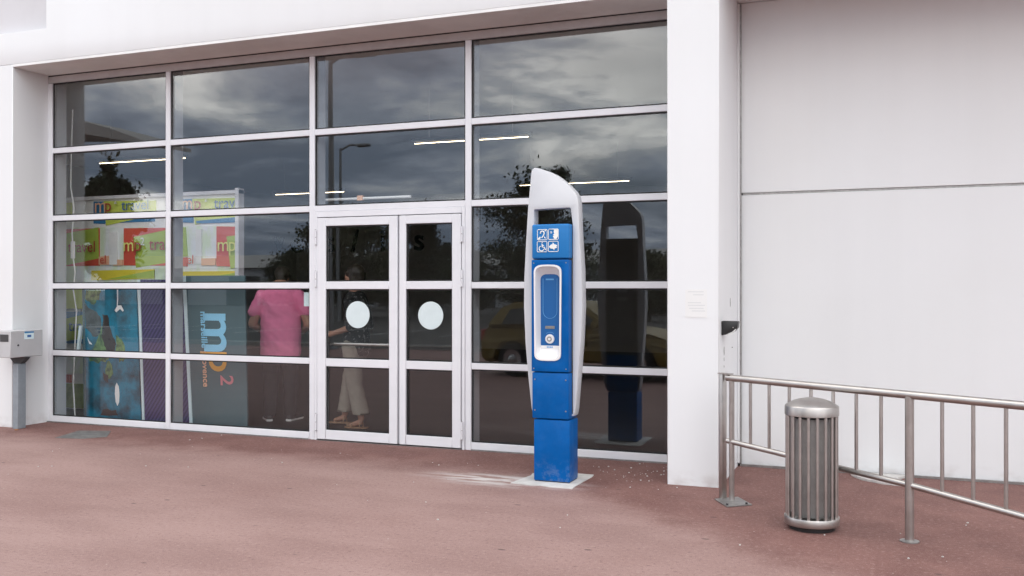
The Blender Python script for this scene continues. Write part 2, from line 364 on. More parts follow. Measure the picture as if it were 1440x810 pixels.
def tmix(f, a, b_):
    n = TN('ShaderNodeMix'); n.data_type = 'RGBA'
    if isinstance(f, (int, float)): n.inputs[0].default_value = f
    else: TL(f, n.inputs[0])
    for k, v in ((6, a), (7, b_)):
        if isinstance(v, tuple): n.inputs[k].default_value = (*v, 1)
        else: TL(v, n.inputs[k])
    return n.outputs[2]
sp = TN('ShaderNodeSeparateXYZ'); TL(pos, sp.inputs[0]); PX, PY = sp.outputs[0], sp.outputs[1]
big = tnoise(0.55, 4); mid = tnoise(2.3, 6, 0.65); fine = tnoise(38, 4, 0.7); grit = tnoise(190, 2, 0.6)
streak = tnoise(1.0, 6, 0.6, stretch=(0.8, 1.7, 1))
# pale dusty wear; the darker red along the front also holds painted shade
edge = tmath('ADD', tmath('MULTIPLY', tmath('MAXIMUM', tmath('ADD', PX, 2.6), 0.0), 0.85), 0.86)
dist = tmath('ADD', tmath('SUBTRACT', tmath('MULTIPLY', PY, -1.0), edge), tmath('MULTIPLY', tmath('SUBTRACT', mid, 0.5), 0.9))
worn_lit = tmath('MULTIPLY', tramp(dist, -0.35, 0.45), tramp(big, 0.22, 0.55, 0.72, 1.0))
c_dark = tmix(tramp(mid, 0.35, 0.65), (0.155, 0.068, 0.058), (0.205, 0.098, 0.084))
c_worn_lit = tmix(tramp(streak, 0.32, 0.68), (0.265, 0.163, 0.146), (0.335, 0.216, 0.194))
col = tmix(worn_lit, c_dark, c_worn_lit)
col = tmix(tmath('MULTIPLY', tramp(grit, 0.50, 0.62), 0.30), col, (0.15, 0.08, 0.07))
col = tmix(tmath('MULTIPLY', tramp(grit, 0.46, 0.36), 0.35), col, (0.46, 0.33, 0.295))
col = tmix(tramp(fine, 0.52, 0.72, 0, 0.42), col, (0.43, 0.315, 0.285))
col = tmix(tramp(fine, 0.46, 0.28, 0, 0.55), col, (0.10, 0.05, 0.045))
vor = TN('ShaderNodeTexVoronoi'); vor.inputs['Scale'].default_value = 2.6; vor.inputs['Randomness'].default_value = 1; mpv = TN('ShaderNodeMapping'); mpv.inputs['Scale'].default_value = (0.75, 1.4, 1); TL(pos, mpv.inputs[0]); TL(mpv.outputs[0], vor.inputs['Vector'])
col = tmix(tmath('MULTIPLY', tramp(vor.outputs['Distance'], 0.060, 0.030), 0.7), col, (0.06, 0.035, 0.035))
vor2 = TN('ShaderNodeTexVoronoi'); vor2.inputs['Scale'].default_value = 5.3; TL(pos, vor2.inputs['Vector'])
col = tmix(tmath('MULTIPLY', tramp(vor2.outputs['Distance'], 0.035, 0.02), 0.6), col, (0.62, 0.56, 0.52))
vor3 = TN('ShaderNodeTexVoronoi'); vor3.inputs['Scale'].default_value = 3.9; mpw = TN('ShaderNodeMapping'); mpw.inputs['Scale'].default_value = (0.6, 1.5, 1); mpw.inputs['Location'].default_value = (5.2, 1.1, 0); TL(pos, mpw.inputs[0]); TL(mpw.outputs[0], vor3.inputs['Vector'])
col = tmix(tmath('MULTIPLY', tmath('MULTIPLY', tramp(vor3.outputs['Distance'], 0.075, 0.035), tramp(mid, 0.45, 0.60)), 0.55), col, (0.10, 0.062, 0.06))
# cement dust swept to the left of the kiosk footing
dx = tmath('DIVIDE', tmath('ADD', PX, 2.80), 0.72); dy = tmath('DIVIDE', tmath('ADD', PY, 1.18), 0.26)
dd = tmath('SQRT', tmath('ADD', tmath('MULTIPLY', dx, dx), tmath('MULTIPLY', dy, dy)))
swirl = tnoise(3.2, 5, 0.6, stretch=(0.8, 3.4, 1))
dust = tmath('MULTIPLY', tramp(dd, 1.25, 0.15), tramp(swirl, 0.40, 0.58))
col = tmix(tmath('MULTIPLY', dust, 0.9), col, (0.62, 0.59, 0.57))
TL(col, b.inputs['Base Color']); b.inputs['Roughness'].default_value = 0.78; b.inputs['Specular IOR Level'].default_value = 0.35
hgt = tmath('ADD', tmath('MULTIPLY', grit, 0.9), tmath('MULTIPLY', fine, 0.8))
bp = TN('ShaderNodeBump'); bp.inputs['Strength'].default_value = 0.5; bp.inputs['Distance'].default_value = 0.006; TL(hgt, bp.inputs['Height']); TL(bp.outputs[0], b.inputs['Normal'])
M['ground'] = m
M['asphalt'] = mat('car_park_asphalt', (0.07, 0.068, 0.066), 0.85, noise_amt=0.3, noise_scale=1.2, bump=0.4, bump_scale=90)
M['mark'] = mat('road_paint', (0.7, 0.7, 0.68), 0.7, noise_amt=0.25, noise_scale=6)
M['kerb'] = mat('concrete_kerb', (0.38, 0.37, 0.35), 0.85, noise_amt=0.15, noise_scale=4)
M['shed'] = mat('pale_shed_cladding', (0.42, 0.43, 0.45), 0.6)

# ------------------------------------------------------------------ setting: ground, car park, interior shell
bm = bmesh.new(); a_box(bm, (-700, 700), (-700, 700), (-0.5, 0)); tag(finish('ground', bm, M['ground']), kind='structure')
tag(box('car_park', (-120, 120), (-90, -13.2), (-0.3, 0.004), M['asphalt']), kind='structure')
kb = thing('kerb', 'long pale concrete kerb between the red pavement and car park', 'kerb', (0, -13.05, 0))
bm = bmesh.new(); a_box(bm, (-0.5, 0.495), (-0.075, 0.075), (-0.1, 0.12), 0.012)
kme = None
for i in range(60):
    x = -40 + i
    if kme is None:
        bmx = bm; o = finish('kerb_stone', bmx, M['kerb'], kb, True); kme = o.data; o.location = (x, 0, -0.1)
    else:
        o = bpy.data.objects.new('kerb_stone', kme); COL.objects.link(o); o.parent = kb; o.location = (x, 0, -0.1)
for i in range(14): tag(box('bay_line', (-34+i*2.6, -33.88+i*2.6), (-24, -19), (0.0, 0.008), M['mark']), kind='structure')
tag(box('interior_floor', (-15, -1.6), (0.20, 14), (-0.02, 0.006), M['floor_in']), kind='structure')
tag(box('interior_ceiling', (-15, -1.0), (0.0, 14.2), (3.95, 4.05), M['ceil_in']), kind='structure')
tag(box('interior_back_wall', (-15, -1.0), (14.0, 14.2), (0, 3.95), M['wall_in']), kind='structure')
tag(box('interior_side_wall', (-15.2, -15.0), (0.0, 14.2), (0, 4.0), M['wall_in']), kind='structure')
tag(box('interior_side_wall', (-1.16, -1.0), (0.30, 14.2), (0, 4.0), M['wall_in']), kind='structure')

# ------------------------------------------------------------------ building shell
DF, DP = -0.472, -0.856
bd = thing('entrance_building', 'white rendered building front with deep recess round the glazing', 'building', (-5, -0.4, 0))
box('left_pillar', (-12.5, -8.83), (DF, 0.18), (-0.1, 3.945), M['plaster'], bd, 0.006)
L1 = [(-14, 3.947), (-1.55, 3.947), (-1.55, 6.2), (-8.345, 6.2), (-8.345, 4.29), (-14, 4.29)]
prism('lintel', L1, DF, -0.002, M['plaster'], bd, bev=0.003)
box('upper_panel', (-14, -8.349), (DF+0.10, -0.01), (4.294, 6.2), M['panel_grey'], bd)
box('soffit', (-8.828, -1.57), (DF+0.0012, 0.17), (3.918, 3.9455), M['soffit'], bd)
box('column', (-1.566, -1.17), (DP, 0.20), (-0.1, 6.2), M['plaster'], bd, 0.006)
wlo = box('wall_panel', (-1.166, 9), (0.13, 0.30), (0.012, 2.300), M['plaster_side'], bd, 0.004)
whi = box('wall_panel', (-1.166, 9), (0.126, 0.30), (2.318, 3.93), M['plaster_side'], bd, 0.004)
box('wall_backing', (-1.165, 9), (0.15, 0.29), (2.29, 2.33), M['dark'], bd)
box('joint_sealant', (-1.13, 9), (0.138, 0.151), (2.301, 2.317), M['steel_d'], bd)
box('overhang', (-1.168, 9), (DP+0.01, 0.32), (3.932, 6.2), M['plaster_side'], bd)
box('corner_strip', (-1.1695, -1.150), (0.085, 0.1295), (0.03, 3.92), M['plaster_side'], bd, 0.003)
box('corner_gap', (-1.150, -1.138), (0.112, 0.1258), (0.02, 3.92), M['steel_d'], bd)
box('wall_plinth', (-1.15, 9), (0.105, 0.129), (0.0, 0.018), M['steel_d'], bd)
# chips and rust marks on the column's side
for (y, z, h, wd) in ((-0.30, 1.395, 0.075, 0.016), (-0.62, 1.02, 0.07, 0.022), (-0.62, 0.955, 0.03, 0.014), (-0.20, 1.025, 0.010, 0.05), (-0.62, 0.90, 0.018, 0.012)):
    prism('paint_chip', [(y-wd/2, z), (y+wd*.1, z-h*.5), (y+wd/2, z-h*.3), (y+wd*.3, z+h*.4), (y, z+h*.5)], -1.171, -1.1685, M['rust'], bd, axis='x')

# ------------------------------------------------------------------ curtain wall
MX = [-8.80, -7.133, -5.332, -3.625, -1.60]
TZ = [0.0375, 0.784, 1.538, 2.303, 3.066, 3.858]
cw = thing('glazed_front', 'tall white-framed glass front with reflections of clouds and trees', 'window', (-5.2, 0.0, 0))
MW, TH = 0.031, 0.030
for i, x in enumerate(MX):
    mo = box('mullion', (x-MW, x+MW), (0.0, 0.05), (0.0, 3.828), M['frame'], cw, 0.004)
    box('mullion_fin', (x-MW+0.004, x+MW-0.004), (0.05, 0.205), (0.0, 3.9), M['frame_in'], mo)
box('header', (MX[0]-MW, -1.57), (-0.004, 0.06), (3.829, 3.905), M['header'], cw, 0.004)
box('header_shadow_gap', (MX[0]-MW, -1.57), (0.006, 0.06), (3.9055, 3.9175), M['dark'], cw)
def gasket_pane(x0, x1, z0, z1, parent, y0=0.026, gname='glass_pane', tilt=0.0):
    bm = bmesh.new(); a_box(bm, (x0, x1), (y0, y0+0.010), (z0, z1))
    g = finish(gname, bm, M['glass'], parent)
    bm = bmesh.new(); k = 0.011; ya, yb = y0-0.012, y0-0.0005
    a_box(bm, (x0, x1), (ya, yb), (z0, z0+k)); a_box(bm, (x0, x1), (ya, yb), (z1-k, z1))
    a_box(bm, (x0, x0+k), (ya, yb), (z0+k, z1-k)); a_box(bm, (x1-k, x1), (ya, yb), (z0+k, z1-k))
    finish('gasket', bm, M['gasket'], g)
    g.rotation_euler = (tilt, 0, random.uniform(-1, 1)*0.0012)
    return g
for i in range(4):
    xa, xb = MX[i]+MW, MX[i+1]-MW
    for j in range(6):
        z = TZ[j]; door = (i == 2)
        if j == 5: continue
        if door and j < 3: continue
        h = TH if j else 0.0375
        tr = box('transom', (xa+0.0005, xb-0.0005), (0.0015 if j else -0.004, 0.05), (z-h, z+h), M['frame'], cw, 0.004)
        if j and not (door and j == 3):
            box('transom_back', (xa+0.001, xb-0.001), (0.05, 0.12), (z-h+0.006, z+h-0.006), M['frame_in'], tr)
    for j in range(5):
        if i == 2 and j < 3: continue
        za = TZ[j] + (TH if j else 0.0375); zb = (TZ[j+1]-TH) if j < 4 else 3.829
        gasket_pane(xa+0.0008, xb-0.0008, za+0.0008, zb-0.0008, cw, tilt=random.uniform(-1, 1)*0.0008)
box('sill', (MX[0]-MW, -5.37), (-0.018, 0.0), (0.0, 0.012), M['steel_d'], cw)
box('sill', (-3.59, -1.57), (-0.018, 0.0), (0.0, 0.012), M['steel_d'], cw)

# ------------------------------------------------------------------ double doors
fr = thing('door_frame', 'white metal frame round the double glass doors', 'door frame', (-4.48, 0.03, 0))
box('jamb', (-5.300, -5.268), (-0.006, 0.06), (0, 2.272), M['frame'], fr, 0.003)
box('jamb', (-3.688, -3.657), (-0.006, 0.06), (0, 2.272), M['frame'], fr, 0.003)
box('head', (-5.2675, -3.6885), (-0.006, 0.06), (2.216, 2.272), M['frame'], fr, 0.003)
box('threshold', (-5.2675, -3.6885), (-0.02, 0.07), (0.0, 0.006), M['steel_d'], fr)
def leaf(xo0, xg0, xg1, xo1, hinge_left, label, stick_x):
    d = thing('glazed_door', label, 'door', ((xo0+xo1)/2, 0, 0.01))
    y = (-0.016, 0.04)
    box('stile', (xo0, xg0), y, (0.014, 2.208), M['frame'], d, 0.004)
    box('stile', (xg1, xo1), y, (0.014, 2.208), M['frame'], d, 0.004)
    for z0, z1 in ((0.014, 0.108), (0.738, 0.817), (1.502, 1.578), (2.127, 2.208)):
        box('rail', (xg0+0.0005, xg1-0.0005), (y[0]+0.002, y[1]-0.002), (z0, z1), M['frame'], d, 0.004)
    for z0, z1 in ((0.108, 0.738), (0.817, 1.502), (1.578, 2.127)):
        g = gasket_pane(xg0+0.001, xg1-0.001, z0+0.001, z1-0.001, d, y0=0.012)
        if z0 == 0.817:
            bm = bmesh.new()
            a_prism(bm, [(stick_x+0.132*math.cos(a), 1.252+0.132*math.sin(a)) for a in [2*math.pi*k/48 for k in range(48)]], 0.0085, 0.0110)
            finish('round_sticker', bm, M['sticker'], d)
    hx = xo0-0.013 if hinge_left else xo1+0.013
    for z0, z1 in ((0.10, 0.265), (1.525, 1.68), (1.945, 2.09)):
        zm = (z0+z1)/2
        hg = tube('hinge', [(hx, -0.021, z0), (hx, -0.021, zm-0.003)], 0.0125, M['frame'], d, 12)
        tube('knuckle', [(hx, -0.021, zm+0.003), (hx, -0.021, z1)], 0.0125, M['frame'], hg, 12)
        tube('hinge_pin', [(hx, -0.021, z0-0.006), (hx, -0.021, z1+0.006)], 0.0065, M['steel_d'], hg, 8)
    return d
d1 = leaf(-5.262, -5.163, -4.453, -4.362, True, 'wider left door leaf with round pale sticker and push bar', -4.811)
d2 = leaf(-4.342, -4.270, -3.784, -3.694, False, 'narrower right door leaf with round pale sticker nearest the blue kiosk', -4.018)
tube('push_bar', [(-5.15, 0.105, 0.955), (-4.47, 0.105, 0.955)], 0.017, M['steel'], d1, 12)
for x in (-5.14, -4.48): tube('bar_bracket', [(x, 0.035, 0.955), (x, 0.105, 0.955)], 0.012, M['steel'], d1, 8)

# ------------------------------------------------------------------ intercom / ticket kiosk
ky = -1.148
k = thing('call_point_kiosk', 'tall blue and silver call-point kiosk standing on white mortar footing', 'kiosk', (-2.42, -1.05, 0))
bm = bmesh.new(); a_box(bm, (-2.556, -2.262), (ky+0.008, -0.925), (0.012, 0.488), 0.008, 2); finish('base', bm, M['blue'], k, True)
box('plinth_gap', (-2.548, -2.27), (ky+0.02, -0.935), (0.003, 0.03), M['dark'], k)
bm = bmesh.new(); a_box(bm, (-2.568, -2.268), (ky+0.003, -0.93), (0.496, 0.853), 0.008, 2); finish('lower_body', bm, M['blue'], k, True)
# shell: shield-shaped silver frame with a window opening
right = [(-2.300, 2.316), (-2.250, 2.262), (-2.225, 2.222), (-2.216, 2.165), (-2.207, 1.924), (-2.190, 1.648), (-2.184, 1.373), (-2.196, 1.098), (-2.219, 0.821), (-2.240, 0.570), (-2.250, 0.515)]
left = [(-2.590, 0.515), (-2.604, 0.570), (-2.630, 0.807), (-2.655, 1.088), (-2.667, 1.370), (-2.664, 1.595), (-2.649, 1.877), (-2.631, 2.158), (-2.607, 2.400), (-2.603, 2.432), (-2.592, 2.452), (-2.577, 2.459)]
topc = [(-2.555, 2.456), (-2.529, 2.449), (-2.495, 2.438), (-2.458, 2.424), (-2.420, 2.406), (-2.382, 2.383), (-2.345, 2.353)]
prism('shell', topc+right+left, -1.065, -0.955, M['silver'], k, holes=[[(-2.578, 0.53), (-2.262, 0.53), (-2.262, 2.004), (-2.278, 2.128), (-2.286, 2.136), (-2.574, 2.130), (-2.582, 2.122)]], bev=0.009, smooth=True)
# rear cover with dark service panel
prism('rear_cover', [(-2.575, 0.54), (-2.265, 0.54), (-2.265, 2.0), (-2.575, 2.0)], -1.06, -0.952, M['rearpanel'], k)
rp_ = box('service_panel', (-2.555, -2.285), (-0.953, -0.935), (0.95, 1.95), M['black'], k, 0.004)
for z in (1.47, 1.39): box('service_label', (-2.46, -2.36), (-0.9355, -0.934), (z, z+0.035), M['boxgrey'], rp_)
for z in (0.56, 0.80):
    for x in (-2.545, -2.291): tube('screw', [(x, ky+0.004, z), (x, ky+0.0005, z)], 0.006, M['steel_d'], k, 10)
for x in (-2.552, -2.288):
    for z in (0.885, 1.705): tube('screw', [(x, ky+0.001, z), (x, ky-0.0025, z)], 0.005, M['steel_d'], k, 10)
# head cap
bm = bmesh.new(); a_box(bm, (-2.570, -2.266), (ky, -1.0), (1.738, 2.006), 0.014, 3); cap = finish('head_cap', bm, M['blue2'], k, True)
# middle body with arched niche
arch = []
for i in range(13):
    a = math.pi - math.pi*i/12
    arch.append((-2.437+0.113*math.copysign(abs(math.cos(a))**0.55, math.cos(a)), 1.630+0.062*math.sin(a)**0.8))
low = []
for i in range(13):
    a = -math.pi*i/12
    low.append((-2.437+0.108*math.copysign(abs(math.cos(a))**0.5, math.cos(a)), 1.000+0.054*(-abs(math.sin(a))**0.8)))
niche = arch+low
prism('middle_body', [(-2.572, 0.861), (-2.268, 0.861), (-2.268, 1.730), (-2.572, 1.730)], ky, -1.066, M['blue'], k, holes=[niche], bev=0.004)
def scaled(pts, dx, dz, c=(-2.437, 1.318)):
    return [(c[0]+(x-c[0])*dx, c[1]+(z-c[1])*dz) for x, z in pts]
bm = bmesh.new()
ring0 = scaled(niche, 1.0, 1.0); ring1 = scaled(niche, 0.885, 0.964)
loops = [(ring0, ky+0.004), (ring0, ky-0.009), (ring1, ky-0.009), (ring1, ky+0.002)]
bk = [(-2.443+(x+2.437)*0.70, 1.318+(z-1.318)*0.80) for x, z in niche]; loops.append((bk, -1.074))
prev = None
for pts, y in loops:
    vsn = [bm.verts.new((x, y, z)) for x, z in pts]
    if prev:
        n = len(vsn)
        for i in range(n): bm.faces.new((prev[i], prev[(i+1) % n], vsn[(i+1) % n], vsn[i]))
    prev = vsn
surround = finish('niche_surround', bm, M['kwhite'], k, True)
pan = prism('control_panel', scaled(niche, 0.78, 0.86), -1.0765, -1.068, M['blue3'], k)
def panel_bits():
    y = -1.0775
    a_pts = [(-2.443-0.058+0.0, 1.585)]
    pts = [(-2.501, y, 1.585), (-2.501, y, 1.33)] + [(-2.443-0.058*math.cos(a), y, 1.33-0.058*math.sin(a)) for a in [math.pi*i/12 for i in range(1, 12)]] + [(-2.385, y, 1.33), (-2.385, y, 1.585)]
    tube('panel_outline', pts, 0.0022, M['print_c'], pan, 6)
    box('speaker_grille', (-2.482, -2.405), (y-0.003, y), (1.192, 1.214), M['steel_d'], pan)
    box('title_strip', (-2.478, -2.412), (y-0.0015, y), (1.572, 1.584), M['print_c'], pan)
    tube('button_arc', [(-2.443+0.05*math.cos(a), y, 1.115+0.05*math.sin(a)) for a in [R(50+8*i) for i in range(11)]], 0.0018, M['print_c'], pan, 6)
    bm = bmesh.new(); a_lathe(bm, (0, 0, 0), [(0, 0.018), (0.012, 0.018), (0.014, 0.014), (0.030, 0.016), (0.036, 0.010), (0.037, 0)], 32)
    for v in bm.verts: v.co = Vector((-2.443+v.co.x, y-v.co.z, 1.112+v.co.y))
    bt = finish('call_button', bm, M['kwhite'], k, True)
    bm = bmesh.new(); a_lathe(bm, (0, 0, 0), [(0.012, 0.0195), (0.019, 0.0195), (0.019, 0.016), (0.012, 0.016)], 24)
    for v in bm.verts: v.co = Vector((-2.443+v.co.x, y-v.co.z, 1.112+v.co.y))
    finish('button_ring', bm, M['steel_d'], bt, True)
    box('white_strip', (-2.518, -2.368), (y-0.004, y), (1.036, 1.060), M['kwhite'], pan)
    for i in range(4): box('strip_mark', (-2.468+i*0.013, -2.459+i*0.013), (y-0.0052, y-0.004), (1.043, 1.054), M['print_c'], pan)
panel_bits()
# sloping white tray
bm = bmesh.new()
a_ = [bm.verts.new((-2.437+0.098*math.cos(t_), ky+0.003, 0.992-0.036*abs(math.sin(t_))**0.8)) for t_ in [math.pi*i/10 for i in range(11)]]
b_ = [bm.verts.new((-2.440+0.078*math.cos(t_), -1.073, 1.040)) for t_ in [math.pi*i/10 for i in range(11)]]
for i in range(10): bm.faces.new((a_[i], a_[i+1], b_[i+1], b_[i]))
finish('tray', bm, M['kwhite'], k, True)
# four white pictograms
def picto(x0, z0, s, kind):
    y = ky-0.0025
    def ring(pts, r=0.0026, closed=True):
        return [(x0+u*s, y, z0+v*s) for u, v in pts] + ([(x0+pts[0][0]*s, y, z0+pts[0][1]*s)] if closed else [])
    sq = [(0.06, 0), (0.94, 0), (1, 0.06), (1, 0.94), (0.94, 1), (0.06, 1), (0, 0.94), (0, 0.06)]
    bm = bmesh.new(); a_tube(bm, ring(sq), 0.0026, 5)
    def fill(pts): a_prism(bm, [(x0+u*s, z0+v*s) for u, v in pts], ky-0.004, ky-0.0005)
    def line(pts, r): a_tube(bm, [(x0+u*s, y, z0+v*s) for u, v in pts], r*s, 6)
    if kind == 0:      # ear with a diagonal bar
        line([(0.30, 0.62), (0.36, 0.80), (0.52, 0.86), (0.66, 0.78), (0.70, 0.62), (0.62, 0.42), (0.52, 0.30), (0.44, 0.20)], 0.06)
        fill([(0.04, 0.06), (0.20, 0.06), (0.36, 0.24), (0.24, 0.32), (0.04, 0.14)]); fill([(0.78, 0.82), (0.96, 0.96), (0.80, 0.96), (0.70, 0.88)])
        line([(0.70, 0.30), (0.82, 0.14)], 0.05)
    elif kind == 1:    # profile of a face speaking
        fill([(0.56, 0.96), (0.96, 0.96), (0.96, 0.30), (0.80, 0.06), (0.56, 0.06), (0.52, 0.22), (0.44, 0.28), (0.56, 0.40), (0.46, 0.44), (0.60, 0.56), (0.54, 0.70)])
        line([(0.22, 0.80), (0.36, 0.66)], 0.03); line([(0.18, 0.66), (0.32, 0.60)], 0.03)
    elif kind == 2:    # wheelchair user
        line([(0.50, 0.90), (0.52, 0.86)], 0.075); line([(0.50, 0.78), (0.52, 0.46), (0.74, 0.44), (0.84, 0.20), (0.92, 0.24)], 0.055); line([(0.50, 0.64), (0.70, 0.62)], 0.045)
        line([(0.44+0.24*math.cos(a), 0.32+0.24*math.sin(a)) for a in [R(110+22*i) for i in range(12)]], 0.045)
    else:              # arrow-like hand
        fill([(0.06, 0.48), (0.28, 0.70), (0.42, 0.72), (0.46, 0.90), (0.58, 0.72), (0.80, 0.66), (0.92, 0.54), (0.78, 0.46), (0.88, 0.36), (0.64, 0.30), (0.58, 0.14), (0.46, 0.28), (0.24, 0.30)])
    finish('pictogram', bm, M['print_w'], cap)
s_ = 0.080
picto(-2.521, 1.884, s_, 0); picto(-2.430, 1.886, s_, 1); picto(-2.523, 1.791, s_, 2); picto(-2.431, 1.792, s_, 3)
# mortar footing
random.seed(3)
foot = []
for (ax, ay), (bx, by) in (((-2.690, -1.275), (-2.200, -1.302)), ((-2.200, -1.302), (-2.185, -0.715)), ((-2.185, -0.715), (-2.655, -0.765)), ((-2.655, -0.765), (-2.690, -1.275))):
    for i in range(6):
        f_ = i/6; foot.append((ax+(bx-ax)*f_+random.uniform(-1, 1)*0.014, ay+(by-ay)*f_+random.uniform(-1, 1)*0.014))
tag(prism('mortar_footing', foot, -0.02, 0.005, M['mortar'], axis='z'), 'square white mortar bed under the blue kiosk', 'footing')

# ------------------------------------------------------------------ litter bin
b = thing('litter_bin', 'round stainless steel litter bin with vertical bars and domed lid', 'bin', (-0.432, -1.857, 0))
bc = (-0.432, -1.857, 0.028)
lathe('base_ring', bc, [(0, 0.0), (0.160, 0.0), (0.1665, 0.004), (0.168, 0.010), (0.168, 0.046), (0.1655, 0.052), (0.150, 0.052), (0.150, 0.03), (0, 0.03)], M['steel'], b, 56)
lathe('foot', (bc[0], bc[1], 0), [(0, 0.0), (0.138, 0.0), (0.138, 0.029), (0, 0.029)], M['black'], b, 40)  # added black foot, stands in for the dark shadow line under the bin
lathe('lid', bc, [(0.146, 0.682), (0.160, 0.682), (0.1645, 0.685), (0.1645, 0.738), (0.1625, 0.7425), (0.155, 0.7475), (0.140, 0.757), (0.115, 0.770), (0.08, 0.782), (0.04, 0.790), (0, 0.793)], M['steel'], b, 56)
lathe('liner', bc, [(0, 0.055), (0.108, 0.055), (0.112, 0.065), (0.112, 0.665), (0.106, 0.665), (0.104, 0.10), (0, 0.09)], M['liner'], b, 36)
bm = bmesh.new(); a_tube(bm, [(0, 0, 0.05), (0, 0, 0.69)], 0.0108, 10); bar0 = finish('bar', bm, M['steel'], b, True)
for i in range(18):
    a = 2*math.pi*(i+0.35)/18
    o = bar0 if i == 0 else bar0.copy()
    if i: COL.objects.link(o); o.parent = b
    o.location = (0.149*math.cos(a), 0.149*math.sin(a), 0.074)

# ------------------------------------------------------------------ railing
r = thing('railing', 'stainless steel tube railing with vertical bars beside the bin', 'railing', (-1.013, -1.278, 0))
G1, G2 = Vector((-1.013, -1.278, 0)), Vector((0.133, -1.985, 0)); GD = G2-G1
def rp(s, z): p = G1+GD*s; return (p.x, p.y, z)
zt = 0.872
def zm(s): return 0.424-0.088*s-0.02*s*max(s-1, 0)
tube('top_rail', [rp(-0.03, zt), rp(2.06, zt)], 0.0245, M['steel'], r, 16)
tube('middle_rail', [rp(-0.03, zm(0)), rp(1.0, zm(1))], 0.019, M['steel'], r, 14)
tube('middle_rail', [rp(1.0, zm(1)), rp(2.0, zm(2))], 0.019, M['steel'], r, 14)
tube('post', [rp(0, 0.006), rp(0, zt-0.01)], 0.019, M['steel'], r, 16)
for s in (1.0, 2.0):
    tube('post', [rp(s, 0.004), rp(s, zt-0.01)], 0.026, M['steel'], r, 16)
    p = rp(s, 0); lathe('post_foot', (p[0], p[1], 0), [(0, 0), (0.055, 0), (0.055, 0.006), (0.03, 0.010), (0, 0.010)], M['steel_d'], r, 24)
for s in (0.123, 0.241, 0.363, 0.489, 0.613, 0.736, 0.862, 1.150, 1.285, 1.42, 1.555, 1.69, 1.82):
    tube('baluster', [rp(s, zm(s)), rp(s, zt)], 0.0115, M['steel'], r, 10)
fp = thing('flat_post', 'flat steel plate post against the white column at railing end', 'post', (-1.09, -1.24, 0))
def quad_prism(name, cx, cy_, L, W, ang, z0, z1, mt, parent, bev=0.0):
    ca, sa = math.cos(ang), math.sin(ang)
    q = [(cx+u*ca-v*sa, cy_+u*sa+v*ca) for u, v in ((-L/2, -W/2), (L/2, -W/2), (L/2, W/2), (-L/2, W/2))]
    return prism(name, q, z0, z1, mt, parent, axis='z', bev=bev)
quad_prism('upright', -1.083, -1.232, 0.036, 0.045, R(-34), 0.006, 0.895, M['steel'], fp, 0.004)
quad_prism('cap_plate', -1.062, -1.246, 0.105, 0.05, R(-34), 0.896, 0.903, M['steel'], fp)
prism('base_plate', [(-1.135, -1.275), (-1.015, -1.490), (-0.862, -1.362), (-0.990, -1.145)], 0.002, 0.008, M['steel_d'], fp, axis='z')
for q in ((-1.02, -1.44), (-0.90, -1.36)): tube('bolt', [(q[0], q[1], 0.007), (q[0], q[1], 0.018)], 0.008, M['dark'], fp, 8)

# ------------------------------------------------------------------ wall lamp, notice, meter box, floor cover
wl = thing('wall_lamp', 'small black wedge-shaped fitting on the side of the column', 'lamp', (-1.17, -0.69, 1.15))
prism('housing', [(-1.1695, 1.148), (-1.14, 1.152), (-1.075, 1.178), (-1.050, 1.205), (-1.045, 1.256), (-1.1695, 1.258)], -0.75, -0.65, M['black'], wl, bev=0.006)
prism('lens', [(-1.13, 1.150), (-1.078, 1.170), (-1.056, 1.196), (-1.062, 1.199), (-1.085, 1.178), (-1.13, 1.156)], -0.758, -0.742, M['lampglass'], wl)
box('screw', (-1.085, -1.077), (-0.753, -0.749), (1.205, 1.213), M['steel'], wl)
no = box('paper_notice', (-1.425, -1.260), (-0.8585, -0.8565), (1.285, 1.50), M['paper']); tag(no, 'faded white paper notice on the front of the white column', 'notice')
WL[no.name] = Vector(no.location)
for i, (z, a, c) in enumerate(((1.478, 0.02, 0.14), (1.455, 0.06, 0.14), (1.395, 0.02, 0.12), (1.375, 0.02, 0.15), (1.352, 0.03, 0.14), (1.332, 0.05, 0.15))):
    box('printed_line', (-1.425+a, -1.425+c), (-0.8590, -0.8584), (z, z+0.007), M['paper2'], no)
mb = thing('meter_box', 'grey metal box on a post beside the left pillar', 'box', (-8.70, -0.5, 0))
box('cabinet', (-8.818, -8.595), (-0.70, -0.285), (0.775, 1.060), M['boxgrey'], mb, 0.006)
box('viewing_window', (-8.742, -8.622), (-0.7035, -0.70), (0.945, 1.022), M['dark'], mb)
box('cabinet_label', (-8.595, -8.5925), (-0.525, -0.405), (0.965, 1.045), M['a_edge'], mb)
lb = box('label_band', (-8.5924, -8.5915), (-0.525, -0.405), (1.030, 1.046), M['a_blue'], mb)
box('label_symbol', (-8.5924, -8.5915), (-0.49, -0.44), (0.985, 1.010), M['a_bluetext'], mb)
tube('key_lock', [(-8.594, -0.605, 0.905), (-8.588, -0.605, 0.905)], 0.010, M['dark'], mb, 12)
box('post', (-8.745, -8.665), (-0.545, -0.44), (0.0, 0.70), M['zinc'], mb, 0.004)
box('post_channel', (-8.752, -8.7455), (-0.53, -0.455), (0.0, 0.70), M['steel_d'], mb)
prism('bracket', [(-8.82, 0.772), (-8.58, 0.772), (-8.60, 0.750), (-8.66, 0.700), (-8.75, 0.700), (-8.80, 0.748)], -0.52, -0.46, M['dark'], mb)
tag(prism('drain_cover', [(-7.80, -0.86), (-7.96, -0.40), (-7.62, -0.30), (-7.36, -0.62), (-7.50, -0.80)], -0.01, 0.004, M['grate'], axis='z'), 'flat grey patch cover in the red pavement by the window', 'cover')
